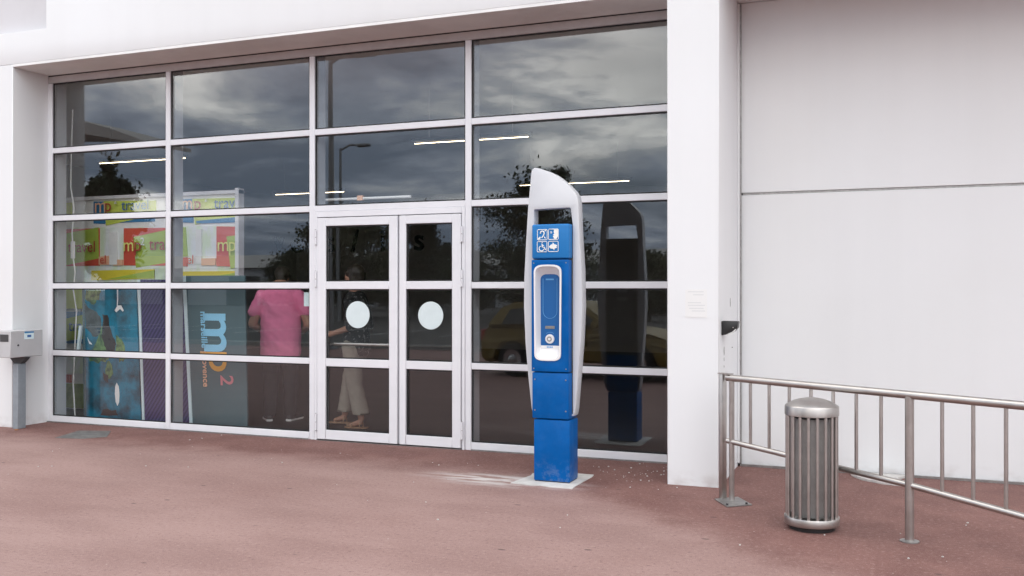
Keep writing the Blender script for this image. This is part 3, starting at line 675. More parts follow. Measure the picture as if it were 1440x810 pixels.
tag(prism('broken_render', [(-0.27, 0.10), (-0.25, -0.02), (-0.17, -0.16), (-0.02, -0.26), (0.15, -0.30), (0.17, -0.24), (0.05, -0.12), (0.12, 0.02), (0.16, 0.10)], -0.01, 0.022, M['mortar'], axis='z', bev=0.006), 'broken slab of white render on the ground behind the bin', 'rubble')
random.seed(11)
prism_leaf = [(0, -0.03), (0.018, -0.01), (0.016, 0.012), (0, 0.034), (-0.016, 0.012), (-0.018, -0.01)]
tag(prism('dry_leaf', [(-8.62+u, -0.60+v*0.8) for u, v in prism_leaf], 0.003, 0.008, M['leafdry'], axis='z'), 'small orange dry leaf at the foot of the meter box post', 'leaf')
# loose white grit near the column and glazing
bm = bmesh.new()
for i in range(130):
    if i < 80: x, y = random.gauss(-1.75, 0.28), random.gauss(-0.55, 0.25)
    else: x, y = random.uniform(-8.4, 1.0), random.uniform(-2.6, -0.1)
    if x > -1.6 and y > -0.9: continue
    s = random.uniform(0.003, 0.009)
    mtx = Matrix.Translation((x, y, s*0.4)) @ Matrix.Rotation(random.random()*6, 4, 'Z') @ Matrix.Diagonal((s, s*0.8, s*0.55, 1))
    bmesh.ops.create_icosphere(bm, subdivisions=1, radius=1, matrix=mtx)
tag(finish('grit', bm, M['mortar']), 'loose white grit scattered on the pavement', 'grit', kind='stuff')

# ------------------------------------------------------------------ interior: travel display wall
DY = 0.90
dw = thing('travel_display_wall', 'bright travel display wall of green, red and yellow printed panels', 'display', (-8.2, DY, 0))
box('backing', (-9.57, -6.90), (DY+0.01, DY+0.06), (0.02, 2.60), M['a_white'], dw)
box('top_rail', (-9.57, -6.88), (DY-0.03, DY+0.07), (2.60, 2.64), M['frame'], dw)
box('end_post', (-6.93, -6.88), (DY-0.035, DY+0.065), (0.02, 2.66), M['frame'], dw)
ART = [('pale', [(-9.55, 2.27), (-6.94, 2.23), (-6.94, 1.56), (-9.55, 1.56)]), ('yg', [(-9.51, 2.58), (-9.42, 2.58), (-9.42, 2.43), (-9.51, 2.44)]),
 ('blue', [(-9.07, 2.58), (-8.89, 2.575), (-8.89, 2.3), (-9.07, 2.31)]), ('blue', [(-8.89, 2.37), (-8.12, 2.36), (-8.12, 2.31), (-8.89, 2.31)]),
 ('yg', [(-8.91, 2.58), (-8.1, 2.56), (-8.1, 2.4), (-8.9, 2.4)]), ('yg', [(-8.88, 2.37), (-8.39, 2.37), (-8.39, 2.35), (-8.87, 2.28)]),
 ('red', [(-9.54, 2.25), (-8.97, 2.25), (-8.97, 1.79), (-9.54, 1.79)]), ('green', [(-9.5, 2.2), (-8.99, 2.26), (-8.98, 1.88), (-9.51, 1.8)]),
 ('red', [(-8.59, 2.24), (-7.87, 2.23), (-7.87, 1.78), (-8.59, 1.79)]), ('green', [(-8.44, 2.13), (-7.82, 2.225), (-7.82, 1.83), (-8.4, 1.76)]),
 ('yellow', [(-9.1, 1.73), (-8.12, 1.74), (-8.12, 1.63), (-9.1, 1.61)]), ('green', [(-8.85, 1.625), (-8.12, 1.73), (-8.12, 1.635)]),
 ('blue', [(-7.71, 2.56), (-7.55, 2.56), (-7.55, 2.28), (-7.71, 2.29)]), ('yg', [(-7.56, 2.56), (-6.94, 2.55), (-6.94, 2.4), (-7.55, 2.4)]),
 ('yg', [(-7.53, 2.35), (-6.94, 2.35), (-6.94, 2.33), (-7.52, 2.26)]), ('blue', [(-7.50, 2.30), (-6.94, 2.33), (-6.94, 2.27), (-7.50, 2.27)]),
 ('red', [(-7.21, 2.23), (-6.94, 2.22), (-6.94, 1.76), (-7.21, 1.77)]), ('green', [(-7.07, 2.11), (-6.94, 2.12), (-6.94, 1.75), (-7.01, 1.74)]),
 ('green', [(-7.80, 2.23), (-7.66, 2.23), (-7.63, 1.89), (-7.80, 1.88)]), ('red', [(-7.8, 1.875), (-7.63, 1.875), (-7.63, 1.77), (-7.8, 1.78)]),
 ('yellow', [(-7.78, 1.71), (-6.94, 1.71), (-6.94, 1.65), (-7.78, 1.62)]), ('green', [(-7.21, 1.655), (-6.94, 1.69), (-6.94, 1.655)]),
 ('salmon', [(-8.97, 1.90), (-8.80, 1.91), (-8.80, 1.80), (-8.97, 1.80)]), ('salmon', [(-8.74, 1.86), (-8.60, 1.86), (-8.60, 1.79), (-8.74, 1.79)]), ('salmon', [(-7.42, 1.86), (-7.22, 1.86), (-7.22, 1.78), (-7.42, 1.78)]),
 ('white', [(-8.80, 2.20), (-8.68, 2.20), (-8.68, 1.80), (-8.80, 1.80)]), ('white', [(-7.50, 2.20), (-7.42, 2.20), (-7.42, 1.80), (-7.50, 1.80)]),
 ('yg', [(-9.56, 1.54), (-9.15, 1.54), (-9.15, 1.26), (-9.56, 1.26)]), ('blue', [(-9.56, 1.22), (-9.15, 1.23), (-9.15, 1.12), (-9.56, 1.10)]), ('green', [(-9.53, 1.13), (-9.15, 1.20), (-9.15, 0.90), (-9.50, 0.86)]),
 ('blue', [(-9.50, 0.855), (-9.15, 0.895), (-9.15, 0.83), (-9.50, 0.83)]), ('pale', [(-9.56, 0.72), (-9.15, 0.72), (-9.15, 0.46), (-9.56, 0.46)]), ('red', [(-9.56, 0.44), (-9.42, 0.44), (-9.42, 0.34), (-9.56, 0.34)]), ('grass', [(-9.56, 0.33), (-9.15, 0.33), (-9.15, 0.03), (-9.56, 0.03)])]
for i, (c, q) in enumerate(ART):
    d = 0.004 + 0.0009*i
    prism('printed_shape', q, DY+0.0098-d, DY+0.0098, M['a_'+c], dw)
def flat(x, z, y=DY-0.029, sx=1.0): return lambda u, v, d: (x+u*sx, y+d, z+v)
LT = [('m', 0.26, 'salmon', -9.03, 2.44), ('p', 0.22, 'redtext', -8.865, 2.45), ('2', 0.10, 'white', -8.72, 2.54), ('travel', 0.185, 'bluetext', -8.60, 2.455),
      ('m', 0.22, 'salmon', -7.70, 2.44), ('p', 0.22, 'redtext', -7.52, 2.43), ('2', 0.10, 'white', -7.37, 2.52), ('trav', 0.185, 'bluetext', -7.23, 2.435),
      ('travel', 0.195, 'redtext', -9.45, 1.96), ('m', 0.23, 'mtext', -8.58, 1.96), ('p', 0.23, 'redtext', -8.41, 1.96), ('2', 0.13, 'white', -8.31, 2.03), ('trave', 0.21, 'redtext', -8.18, 1.97),
      ('m', 0.23, 'mtext', -7.19, 1.94), ('p', 0.23, 'mtext', -7.03, 1.94), ('el', 0.15, 'red', -8.94, 1.815), ('el', 0.15, 'red', -7.62, 1.80), ('trav', 0.20, 'bluetext', -9.44, 0.985)]
for body, size, c, x, z in LT: text_mesh('lettering', body, size, 0.002, M['a_'+c], dw, flat(x, z))

# hanging cable with plug block
hc = thing('hanging_cable', 'thin white cable with plug block hanging inside the left window', 'cable', (-8.80, 0.36, 1.3))
tube('cord', [(-8.84, 0.36, 3.6), (-8.86, 0.36, 3.1), (-8.87, 0.36, 2.7), (-8.82, 0.36, 2.45), (-8.85, 0.36, 2.15), (-8.83, 0.36, 1.95)], 0.008, M['paper'], hc, 8)
box('plug_block', (-8.855, -8.815), (0.34, 0.38), (1.86, 2.06), M['paper'], hc, 0.006)
tube('lower_cord', [(-8.83, 0.36, 1.86), (-8.80, 0.36, 1.70), (-8.83, 0.36, 1.5), (-8.78, 0.36, 1.25), (-8.80, 0.36, 0.9), (-8.83, 0.36, 0.4), (-8.8, 0.36, 0.02)], 0.008, M['paper'], hc, 8)

# ------------------------------------------------------------------ interior: three leaning display boards
def board(xb0, xb1, xt0, xt1, yb, yt, h, mt, label, edge_side):
    o = thing('display_board', label, 'board', ((xb0+xb1)/2, yb, 0.006))
    def P(u, v, d=0.0):
        xa = xb0+(xb1-xb0)*u; xc = xt0+(xt1-xt0)*u
        return (xa+(xc-xa)*v, yb+(yt-yb)*v+d, 0.008+h*v)
    def slab(name, u0, u1, v0, v1, d0, d1, m, parent=o):
        bm = bmesh.new(); V = [bm.verts.new(P(u, v, d)) for d in (d0, d1) for u, v in ((u0, v0), (u1, v0), (u1, v1), (u0, v1))]
        for f in ((0, 1, 2, 3), (7, 6, 5, 4), (0, 4, 5, 1), (1, 5, 6, 2), (2, 6, 7, 3), (3, 7, 4, 0)): bm.faces.new([V[i] for i in f])
        return finish(name, bm, m, parent)
    def shape(name, pts, d0, d1, m, parent):
        bm = bmesh.new(); a_prism(bm, pts, d0, d1)
        for v in bm.verts: v.co = Vector(P(v.co.x, v.co.z, v.co.y))
        return finish(name, bm, m, parent)
    face = slab('face', 0, 1, 0, 1, 0, 0.02, mt)
    if edge_side: slab('edge_trim', -0.055, -0.001, 0, 1.0, -0.008, 0.022, M['a_edge'])
    return o, P, shape, face
b1, P1, sh1, f1 = board(-8.706, -7.865, -8.58, -7.80, 0.40, 0.25, 1.57, M['a_sea'], 'leaning board with a teal underwater picture and white fish', False)
def wob(pts, k=3, a=0.02, seed=0):
    random.seed(seed); o = []
    for i, p in enumerate(pts):
        q = pts[(i+1) % len(pts)]
        for j in range(k): f = j/k; o.append((p[0]+(q[0]-p[0])*f+random.uniform(-a, a), p[1]+(q[1]-p[1])*f+random.uniform(-a, a)))
    return o
sh1('picture_border', [(0, 0), (0.045, 0), (0.045, 1), (0, 1)], -0.003, 0.0, M['a_teal'], f1)
sh1('picture_shape', wob([(0.06, 0.98), (0.36, 0.98), (0.33, 0.90), (0.22, 0.84), (0.06, 0.88)], 4, 0.012, 1), -0.002, 0.0, M['a_weed'], f1)
sh1('picture_shape', wob([(0.05, 0.84), (0.20, 0.80), (0.34, 0.76), (0.36, 0.62), (0.24, 0.60), (0.05, 0.66)], 4, 0.012, 8), -0.0015, 0.0, mat('print_slate', (0.10, 0.13, 0.14), 0.6, noise_amt=0.4, noise_scale=8), f1)
sh1('picture_shape', wob([(0.10, 0.44), (0.30, 0.62), (0.36, 0.68), (0.42, 0.56), (0.48, 0.46), (0.40, 0.41), (0.12, 0.42)], 4, 0.014, 2), -0.002, 0.0, M['a_weed'], f1)
sh1('picture_shape', wob([(0.62, 0.62), (0.74, 0.58), (0.78, 0.44), (0.66, 0.43), (0.60, 0.50)], 4, 0.012, 3), -0.002, 0.0, M['a_weed'], f1)
sh1('picture_shape', wob([(0.38, 0.78), (0.48, 0.75), (0.52, 0.64), (0.60, 0.56), (0.56, 0.48), (0.44, 0.50), (0.36, 0.60)], 4, 0.012, 4), -0.003, 0.0, M['a_wood'], f1)
sh1('picture_shape', wob([(0.44, 0.42), (0.50, 0.42), (0.54, 0.34), (0.48, 0.29), (0.40, 0.33)], 3, 0.010, 5), -0.003, 0.0, M['a_weed'], f1)
sh1('picture_shape', wob([(0.36, 0.34), (0.46, 0.32), (0.44, 0.27), (0.37, 0.29)], 3, 0.006, 6), -0.0035, 0.0, M['a_wood'], f1)
sh1('picture_shape', [(0.655, 0.98), (0.675, 0.98), (0.67, 0.88), (0.655, 0.83), (0.645, 0.83), (0.655, 0.89)], -0.003, 0.0, M['a_white'], f1)
sh1('picture_shape', [(0.60, 0.80), (0.66, 0.835), (0.72, 0.835), (0.765, 0.80), (0.75, 0.79), (0.70, 0.81), (0.63, 0.785)], -0.003, 0.0, M['a_white'], f1)
sh1('picture_shape', [(0.08, 0.60), (0.12, 0.55), (0.17, 0.545), (0.16, 0.555), (0.12, 0.57)], -0.003, 0.0, M['a_white'], f1)
sh1('fish', [(0.60, 0.27), (0.635, 0.245), (0.645, 0.19), (0.635, 0.13), (0.605, 0.10), (0.575, 0.13), (0.565, 0.19), (0.575, 0.245)], -0.003, 0.0, M['a_white'], f1)
sh1('picture_shape', wob([(0.30, 0.03), (0.62, 0.03), (0.58, 0.065), (0.34, 0.07)], 3, 0.008, 7), -0.003, 0.0, M['a_wood'], f1)
b2, P2, sh2, f2 = board(-7.805, -7.175, -7.735, -7.14, 0.40, 0.25, 1.60, M['purple'], 'leaning board with purple diagonal stripes behind the second mullion', True)
b3, P3, sh3, f3 = board(-7.135, -6.406, -7.105, -6.33, 0.40, 0.25, 1.64, M['a_teal'], 'leaning dark teal board with large sideways letter logo', True)
W3 = 0.75
def side(u0, v0, d=-0.006):          # text running downwards, letter tops to the right
    return lambda a, b_, dd: P3(u0 + b_/W3, v0 - a/1.64, d+dd*0.5)
text_mesh('lettering', 'm', 0.60, 0.004, M['a_sky'], f3, side(0.29, 0.765), bold=0.012)
text_mesh('lettering', 'marseille', 0.112, 0.004, M['a_sky'], f3, side(0.235, 0.765), bold=0.002)
text_mesh('lettering', 'p', 0.50, 0.004, M['a_orange'], f3, side(0.36, 0.51), bold=0.005)
text_mesh('lettering', 'provence', 0.105, 0.004, M['a_salmon'], f3, side(0.235, 0.500), bold=0.002)
text_mesh('lettering', '2', 0.24, 0.004, M['a_pink'], f3, side(0.55, 0.345), bold=0.003)
# small leaning card and white sheet
tag(prism('leaning_card', [(-8.70, 0.80), (-8.665, 0.80), (-8.625, 1.08), (-8.66, 1.08)], 0.28, 0.31, M['a_edge']), 'narrow pale card leaning inside the leftmost window', 'card')
tag(box('window_card', (-5.455, -5.372), (0.045, 0.048), (1.33, 1.47), M['a_edge']), 'small pale card on the glass left of the doors', 'card')
# white conduit over the doors
cdt = thing('cable_conduit', 'thin white conduit running inside above the doors', 'conduit', (-5.2, 0.3, 2.3))
tube('vertical_run', [(-5.50, 0.30, 2.42), (-5.50, 0.30, 3.9)], 0.012, M['paper'], cdt, 8)
tube('horizontal_run', [(-5.50, 0.30, 2.42), (-4.38, 0.30, 2.42)], 0.014, M['paper'], cdt, 8)
box('clip', (-4.98, -4.92), (0.28, 0.32), (2.40, 2.45), M['salmon'] if 'salmon' in M else M['a_salmon'], cdt)
# dark hanging letters
hl = thing('hanging_letters', 'large dark letters hanging inside above the doors', 'lettering', (-5.8, 1.6, 1.95))
for ch, x, z in (('v', -6.93, 1.97), ('é', -6.68, 1.95), ('s', -6.20, 1.95), ('/', -5.84, 1.95), ('i', -5.46, 1.95), ('s', -5.02, 1.95)):
    text_mesh('letter', ch, 0.36, 0.02, M['voidblack'], hl, (lambda X, Z: (lambda u, v, d: (X+u, 1.6+d, Z+v)))(x, z), bold=0.006)
tube('letter_wire', [(-7.0, 1.61, 2.32), (-4.7, 1.61, 2.32)], 0.005, M['black'], hl, 6)

# ------------------------------------------------------------------ interior lights
def strip(x0, x1, y, z, label):
    o = thing('tube_light', label, 'light', ((x0+x1)/2, y, z), 'lit fluorescent tubes hanging in the hall')
    box('housing', (x0-0.04, x1+0.04), (y-0.03, y+0.03), (z+0.02, z+0.06), M['dark'], o)
    tube('tube', [(x0, y, z), (x1, y, z)], 0.0042, M['tube_light'], o, 10)
    for x in (x0+0.2, x1-0.2): tube('wire', [(x, y, z+0.06), (x, y, 3.95)], 0.004, M['paper'], o, 6)
strip(-10.46, -8.94, 2.4, 3.3, 'lit tube light behind the leftmost windows above the travel display')
strip(-5.42, -3.92, 2.4, 3.3, 'lit tube light above the doors, crossing the third mullion')
strip(-10.80, -9.3, 7.1, 3.3, 'far lit tube light left of the doors, low behind glass')
strip(-5.90, -3.96, 7.3, 3.3, 'far lit tube light behind the top of the kiosk')

# ------------------------------------------------------------------ people
def a_caps(bm, p0, p1, r0, r1, side=(1, 0, 0), flat=1.0, n=16, m=5):
    """tapered capsule; its cross-section is r along 'side' and r*flat across it"""
    p0, p1 = Vector(p0), Vector(p1); d = p1-p0; L = d.length; d.normalize()
    s = Vector(side); s = (s - d*s.dot(d))
    if s.length < 1e-3: s = d.orthogonal()
    s.normalize(); t = d.cross(s)
    prof = [(-r0*math.cos(math.pi/2*i/m), r0*math.sin(math.pi/2*i/m)) for i in range(m+1)] + [(L+r1*math.sin(math.pi/2*i/m), r1*math.cos(math.pi/2*i/m)) for i in range(m+1)]
    prof = prof[1:-1]
    rings = []
    for h, r in prof:
        k = flat if 0 <= h <= L else flat
        rings.append([bm.verts.new(p0 + d*h + (s*math.cos(a) + t*math.sin(a)*k)*r) for a in [2*math.pi*j/n for j in range(n)]])
    for a, b in zip(rings, rings[1:]):
        for j in range(n): bm.faces.new((a[j], a[(j+1) % n], b[(j+1) % n], b[j]))
    bm.faces.new(list(reversed(rings[0]))); bm.faces.new(rings[-1])
def fused(name, caps, mt, parent, voxel=0.012, wrinkle=0.0, wscale=7.0, smooth_it=4, hem=None):
    bm = bmesh.new()
    for c in caps: a_caps(bm, *c[:4], **(c[4] if len(c) > 4 else {}))
    bmesh.ops.recalc_face_normals(bm, faces=bm.faces)
    me = bpy.data.meshes.new('f'); bm.to_mesh(me); bm.free()
    ob = bpy.data.objects.new('f', me); COL.objects.link(ob)
    md = ob.modifiers.new('r', 'REMESH'); md.mode = 'VOXEL'; md.voxel_size = voxel
    ms = ob.modifiers.new('s', 'SMOOTH'); ms.factor = 0.5; ms.iterations = smooth_it
    me2 = bpy.data.meshes.new_from_object(ob.evaluated_get(bpy.context.evaluated_depsgraph_get()))
    bpy.data.objects.remove(ob); bpy.data.meshes.remove(me)
    bm = bmesh.new(); bm.from_mesh(me2); bpy.data.meshes.remove(me2)
    if wrinkle:
        bm.normal_update()
        for v in bm.verts:
            q = Vector((v.co.x*wscale*0.8, v.co.y*wscale*0.8, v.co.z*wscale*1.6 + v.co.x*wscale))
            v.co += v.normal*(noise.noise(q)*wrinkle + noise.noise(q*2.3)*wrinkle*0.4)
    if hem is not None:                       # a clean hem: cut level and give the cloth an inward turned edge
        g = bm.verts[:] + bm.edges[:] + bm.faces[:]
        r_ = bmesh.ops.bisect_plane(bm, geom=g, plane_co=(0, 0, hem), plane_no=(0, 0, 1), clear_inner=True)
        ed = [q for q in r_['geom_cut'] if isinstance(q, bmesh.types.BMEdge)]
        ex = bmesh.ops.extrude_edge_only(bm, edges=ed)
        for q in ex['geom']:
            if isinstance(q, bmesh.types.BMVert): q.co.z += 0.03; q.co -= q.normal*0.004
    return finish(name, bm, mt, parent, 'all')
def hand_caps(w_, d, pd, sgn):
    """wrist w_, direction d of fingers, palm-side vector pd; palm, four unequal bent fingers, thumb from the palm's side"""
    w_, d, pd = Vector(w_), Vector(d).normalized(), Vector(pd).normalized(); sd_ = d.cross(pd)*sgn
    c = [(w_, w_+d*0.085, 0.028, 0.036, dict(side=tuple(sd_), flat=0.5))]
    for i, ln in enumerate((0.066, 0.075, 0.070, 0.055)):
        b0 = w_+d*0.095+sd_*(0.030-0.020*i); k1 = b0+d*ln*0.5+pd*0.006; k2 = k1+(d*0.7+pd*0.7)*ln*0.5
        c += [(b0, k1, 0.0095, 0.009), (k1, k2, 0.009, 0.008)]
    t0 = w_+d*0.03+sd_*0.03; t1 = t0+(d*0.6+sd_*0.7)*0.04; t2 = t1+(d*0.9+sd_*0.1+pd*0.3)*0.03
    return c+[(t0, t1, 0.012, 0.011), (t1, t2, 0.011, 0.009)]
def head_caps(c, f, hscale=1.0):
    """head centre c, facing f: skull, jaw, nose, ears, brow, neck"""
    c, f = Vector(c), Vector(f).normalized(); u = Vector((0, 0, 1)); s = f.cross(u)
    k = hscale
    return [(c-f*0.02*k+u*0.035*k, c+f*0.012*k+u*0.03*k, 0.083*k, 0.082*k), (c+f*0.022*k, c+f*0.045*k-u*0.075*k, 0.068*k, 0.044*k),
            (c+f*0.085*k+u*0.02*k, c+f*0.104*k-u*0.018*k, 0.010*k, 0.014*k), (c+f*0.075*k-u*0.05*k, c+f*0.082*k-u*0.052*k, 0.020*k, 0.018*k),
            (c+s*0.080*k+u*0.012*k, c+s*0.082*k-u*0.022*k, 0.016*k, 0.011*k), (c-s*0.080*k+u*0.012*k, c-s*0.082*k-u*0.022*k, 0.016*k, 0.011*k),
            (c-u*0.05*k-f*0.02*k, c-u*0.17*k-f*0.035*k, 0.055*k, 0.062*k)]
def face_bits(person, c, f, k=1.0):
    c, f = Vector(c), Vector(f).normalized(); u = Vector((0, 0, 1)); s = f.cross(u)
    for sg in (-1, 1):
        bm = bmesh.new(); bmesh.ops.create_uvsphere(bm, u_segments=10, v_segments=8, radius=0.0115*k, matrix=Matrix.Translation(c+f*0.080*k+u*0.018*k+s*0.031*k*sg)); finish('eye', bm, M['dark'], person, 'all')
    bm = bmesh.new(); a_caps(bm, c+f*0.096*k-u*0.048*k-s*0.02*k, c+f*0.096*k-u*0.048*k+s*0.02*k, 0.006, 0.006); finish('mouth', bm, mat('lips', (0.30, 0.10, 0.09), 0.5), person, 'all')
def shoe(person, heel, d, mt, L=0.26, h=0.075, sole=None):
    heel, d = Vector(heel), Vector(d).normalized(); s = tuple(d.cross(Vector((0, 0, 1))))
    o = fused('shoe', [(heel+Vector((0, 0, h*.55)), heel+d*L*0.45+Vector((0, 0, h*.5)), h*.48, h*.5, dict(side=s, flat=0.95)), (heel+d*L*0.35+Vector((0, 0, h*.45)), heel+d*(L-0.04)+Vector((0, 0, h*.36)), 0.045, 0.040, dict(side=s, flat=0.68))], mt, person, 0.009)
    if sole:
        bm = bmesh.new()
        q = [(-0.03, -0.034), (L*0.4, -0.036), (L*0.75, -0.047), (L-0.02, -0.035), (L, 0), (L-0.02, 0.035), (L*0.75, 0.047), (L*0.4, 0.036), (-0.03, 0.034), (-0.042, 0)]
        sv = Vector(s)
        a_prism(bm, q, 0.002, 0.022, axis='z')
        for v in bm.verts:
            z = v.co.z; v.co = heel+d*v.co.x+sv*v.co.y; v.co.z = heel.z+z
        finish('sole', bm, sole, o)
    return o

# man in pink shirt, back to the window; local frame: faces +Y, then turned
man = thing('person', 'person in a pink t-shirt seen from behind through the window', 'person', (0, 0, 0))
S = dict(side=(1, 0, 0))
body = head_caps((0, 0.115, 1.625), (0.1, 1, -0.75)) + [((0, 0.0, 1.50), (0, 0.075, 1.58), 0.062, 0.06)] + [((0, 0.0, 1.46), (0, 0.02, 1.0), 0.15, 0.17, dict(side=(1, 0, 0), flat=0.7)), ((-0.10, 0.0, 1.44), (0.10, 0.0, 1.44), 0.07, 0.07)]
for sx in (-1, 1):
    body += [((sx*0.205, 0, 1.40), (sx*0.315, 0.0, 1.10), 0.058, 0.052), ((sx*0.315, 0.0, 1.10), (sx*0.20, 0.22, 0.98), 0.050, 0.034)]
    body += hand_caps((sx*0.20, 0.22, 0.98), (-sx*0.5, 0.8, 0.05), (0, 0.1, -1), -sx)
    body += [((sx*0.10, 0, 0.92), (sx*0.105, 0.03, 0.50), 0.085, 0.06), ((sx*0.105, 0.03, 0.50), (sx*0.11, 0.0, 0.09), 0.06, 0.04), ((sx*0.11, 0, 0.07), (sx*0.12, 0.12, 0.045), 0.038, 0.034)]
fused('body', body, M['skin'], man, 0.010)
shirt = [((0, 0.005, 1.38), (0, 0.015, 1.06), 0.212, 0.232, dict(side=(1, 0, 0), flat=0.62)), ((0, 0.015, 1.06), (0, 0.01, 0.80), 0.232, 0.236, dict(side=(1, 0, 0), flat=0.70)),
         ((-0.13, 0, 1.425), (0.13, 0, 1.425), 0.088, 0.088, dict(side=(0, 1, 0), flat=0.9)), ((0, 0.0, 1.44), (0, 0.01, 1.50), 0.12, 0.085, dict(side=(1, 0, 0), flat=0.75))]
for sx in (-1, 1): shirt += [((sx*0.195, 0, 1.405), (sx*0.285, 0.0, 1.245), 0.090, 0.080)]
fused('pink_shirt', shirt, M['pinkshirt'], man, 0.012, wrinkle=0.013, wscale=6, hem=0.735)
fused('trousers', [((-0.08, 0, 0.82), (0.08, 0, 0.82), 0.115, 0.115, dict(side=(0, 1, 0), flat=0.9))] + [c for sx in (-1, 1) for c in (((sx*0.10, 0, 0.84), (sx*0.11, 0.02, 0.48), 0.115, 0.085), ((sx*0.11, 0.02, 0.48), (sx*0.115, -0.01, 0.10), 0.085, 0.075))], M['trouser_d'], man, 0.013, wrinkle=0.008)
fused('hair', [((0, 0.10, 1.675), (0, 0.125, 1.66), 0.092, 0.088), ((0, 0.065, 1.65), (0, 0.05, 1.59), 0.078, 0.06)], M['hair'], man, 0.010)
face_bits(man, (0, 0.115, 1.625), (0.1, 1, -0.75))
for sx in (-1, 1): shoe(man, (sx*0.115, -0.05, 0.0), (sx*0.35, 1, 0), M['dark'], 0.28, 0.08, M['paper'])
man.location = (-6.42, 1.02, 0.006); man.rotation_euler = (0, 0, R(24))

# woman walking left; local frame: walks towards -X
wo = thing('person', 'person in a dark patterned top and beige trousers walking behind the left door', 'person', (0, 0, 0))
fw = (-1, 0.15, 0)
hc_ = (-0.045, 0.01, 1.60)
body = head_caps(hc_, (-1, 0.25, -0.15), 0.94) + [((0, 0, 1.38), (0.01, 0, 1.0), 0.125, 0.13, dict(side=(0, 1, 0), flat=0.72)), ((0, -0.10, 1.36), (0, 0.10, 1.36), 0.06, 0.06)]
for sy, hnd in ((-1, (-0.26, -0.13, 1.00)), (1, (-0.27, 0.12, 1.02))):
    body += [((0, sy*0.165, 1.345), (0.05, sy*0.21, 1.09), 0.045, 0.038), ((0.05, sy*0.21, 1.09), hnd, 0.037, 0.026)] + hand_caps(hnd, (-0.9, -sy*0.3, 0.0), (0, 0, -1), sy)
LEGS = [((0.0, -0.09, 0.88), (0.03, -0.09, 0.48), (0.11, -0.09, 0.11)), ((0.0, 0.09, 0.88), (-0.12, 0.085, 0.50), (-0.17, 0.08, 0.13))]
for h_, kn, an in LEGS:
    body += [(h_, kn, 0.085, 0.055), (kn, an, 0.055, 0.034), (Vector(an)-Vector((0.012, 0, 0.04)), Vector(an)+Vector((-0.12, 0, -0.075)), 0.032, 0.024)]
fused('body', body, M['skin'], wo, 0.0095)
fused('beige_trousers', [((0, -0.06, 0.88), (0, 0.06, 0.88), 0.120, 0.120, dict(side=(1, 0, 0), flat=1.0))] + [c for h_, kn, an in LEGS for c in ((h_, kn, 0.112, 0.084), (kn, Vector(an)+Vector((0.008, 0, 0.0)), 0.082, 0.092))], M['trouser_b'], wo, 0.011, wrinkle=0.008, wscale=8, hem=0.155)
top = [((0, 0, 1.33), (0.01, 0, 1.06), 0.165, 0.155, dict(side=(0, 1, 0), flat=0.78)), ((0.01, 0, 1.06), (0.005, 0, 0.86), 0.165, 0.195, dict(side=(0, 1, 0), flat=0.82)), ((0, -0.11, 1.355), (0, 0.11, 1.355), 0.07, 0.07)]
for sy in (-1, 1): top += [((0, sy*0.16, 1.345), (0.05, sy*0.21, 1.10), 0.066, 0.060)]
fused('patterned_top', top, M['blouse'], wo, 0.012, wrinkle=0.008, hem=0.78)
fused('hair', [((0.0, 0, 1.675), (-0.03, 0.0, 1.672), 0.098, 0.088), ((0.025, -0.0, 1.66), (0.04, 0, 1.55), 0.088, 0.065), ((-0.01, 0.055, 1.64), (0.0, 0.06, 1.54), 0.045, 0.035), ((-0.01, -0.055, 1.64), (0.0, -0.06, 1.54), 0.045, 0.035)], M['hair'], wo, 0.010)
face_bits(wo, hc_, (-1, 0.25, -0.15), 0.94)
for h_, kn, an in LEGS:
    a_ = Vector(an); bz = max(a_.z-0.105, 0.006)
    q = [(0.07, -0.032), (-0.06, -0.036), (-0.14, -0.045), (-0.19, -0.02), (-0.19, 0.02), (-0.14, 0.045), (-0.06, 0.036), (0.07, 0.032)]
    bm = bmesh.new(); a_prism(bm, [(a_.x+u, a_.y+v) for u, v in q], bz-0.002, bz+0.012, axis='z')
    a_box(bm, (a_.x+0.025, a_.x+0.065), (a_.y-0.025, a_.y+0.025), (0.0, bz+0.001)) if bz > 0.012 else None
    so_ = finish('sandal', bm, M['sandal'], wo)
    for xx, hh in ((-0.10, 0.050), (0.0, 0.085)):
        tube('strap', [(a_.x+xx, a_.y+0.042*math.cos(t_), bz+0.008+hh*math.sin(t_)) for t_ in [math.pi*i/8 for i in range(9)]], 0.007, M['sandal'], so_, 6)
wo.location = (-5.35, 0.88, 0.006); wo.rotation_euler = (0, 0, R(4))

# seated person and chair far inside, right of the kiosk
ch = thing('chair', 'grey chair deep inside behind the right-hand window', 'chair', (0, 0, 0))
box('seat', (-0.24, 0.24), (-0.24, 0.22), (0.42, 0.48), M['seatgrey'], ch, 0.02, 2)
box('backrest', (0.20, 0.26), (-0.23, 0.23), (0.50, 0.92), M['seatgrey'], ch, 0.02, 2)
tube('pedestal', [(0, 0, 0.03), (0, 0, 0.42)], 0.03, M['steel_d'], ch, 12)
lathe('foot_plate', (0, 0, 0), [(0, 0), (0.24, 0), (0.24, 0.02), (0.04, 0.035), (0, 0.035)], M['steel_d'], ch, 24)
tube('back_bracket', [(0.10, 0, 0.44), (0.23, 0, 0.44), (0.23, 0, 0.6)], 0.015, M['steel_d'], ch, 8)
ch.location = (-5.05, 7.4, 0.006)
se = thing('person', 'person in dark clothes sitting deep inside behind the right-hand window', 'person', (0, 0, 0))
body = head_caps((-0.02, 0, 1.19), (-1, -0.2, -0.1)) + [((0.06, 0, 0.98), (0.08, 0, 0.60), 0.13, 0.14, dict(side=(0, 1, 0), flat=0.7)), ((0.05, -0.12, 0.97), (0.05, 0.12, 0.97), 0.06, 0.06)]
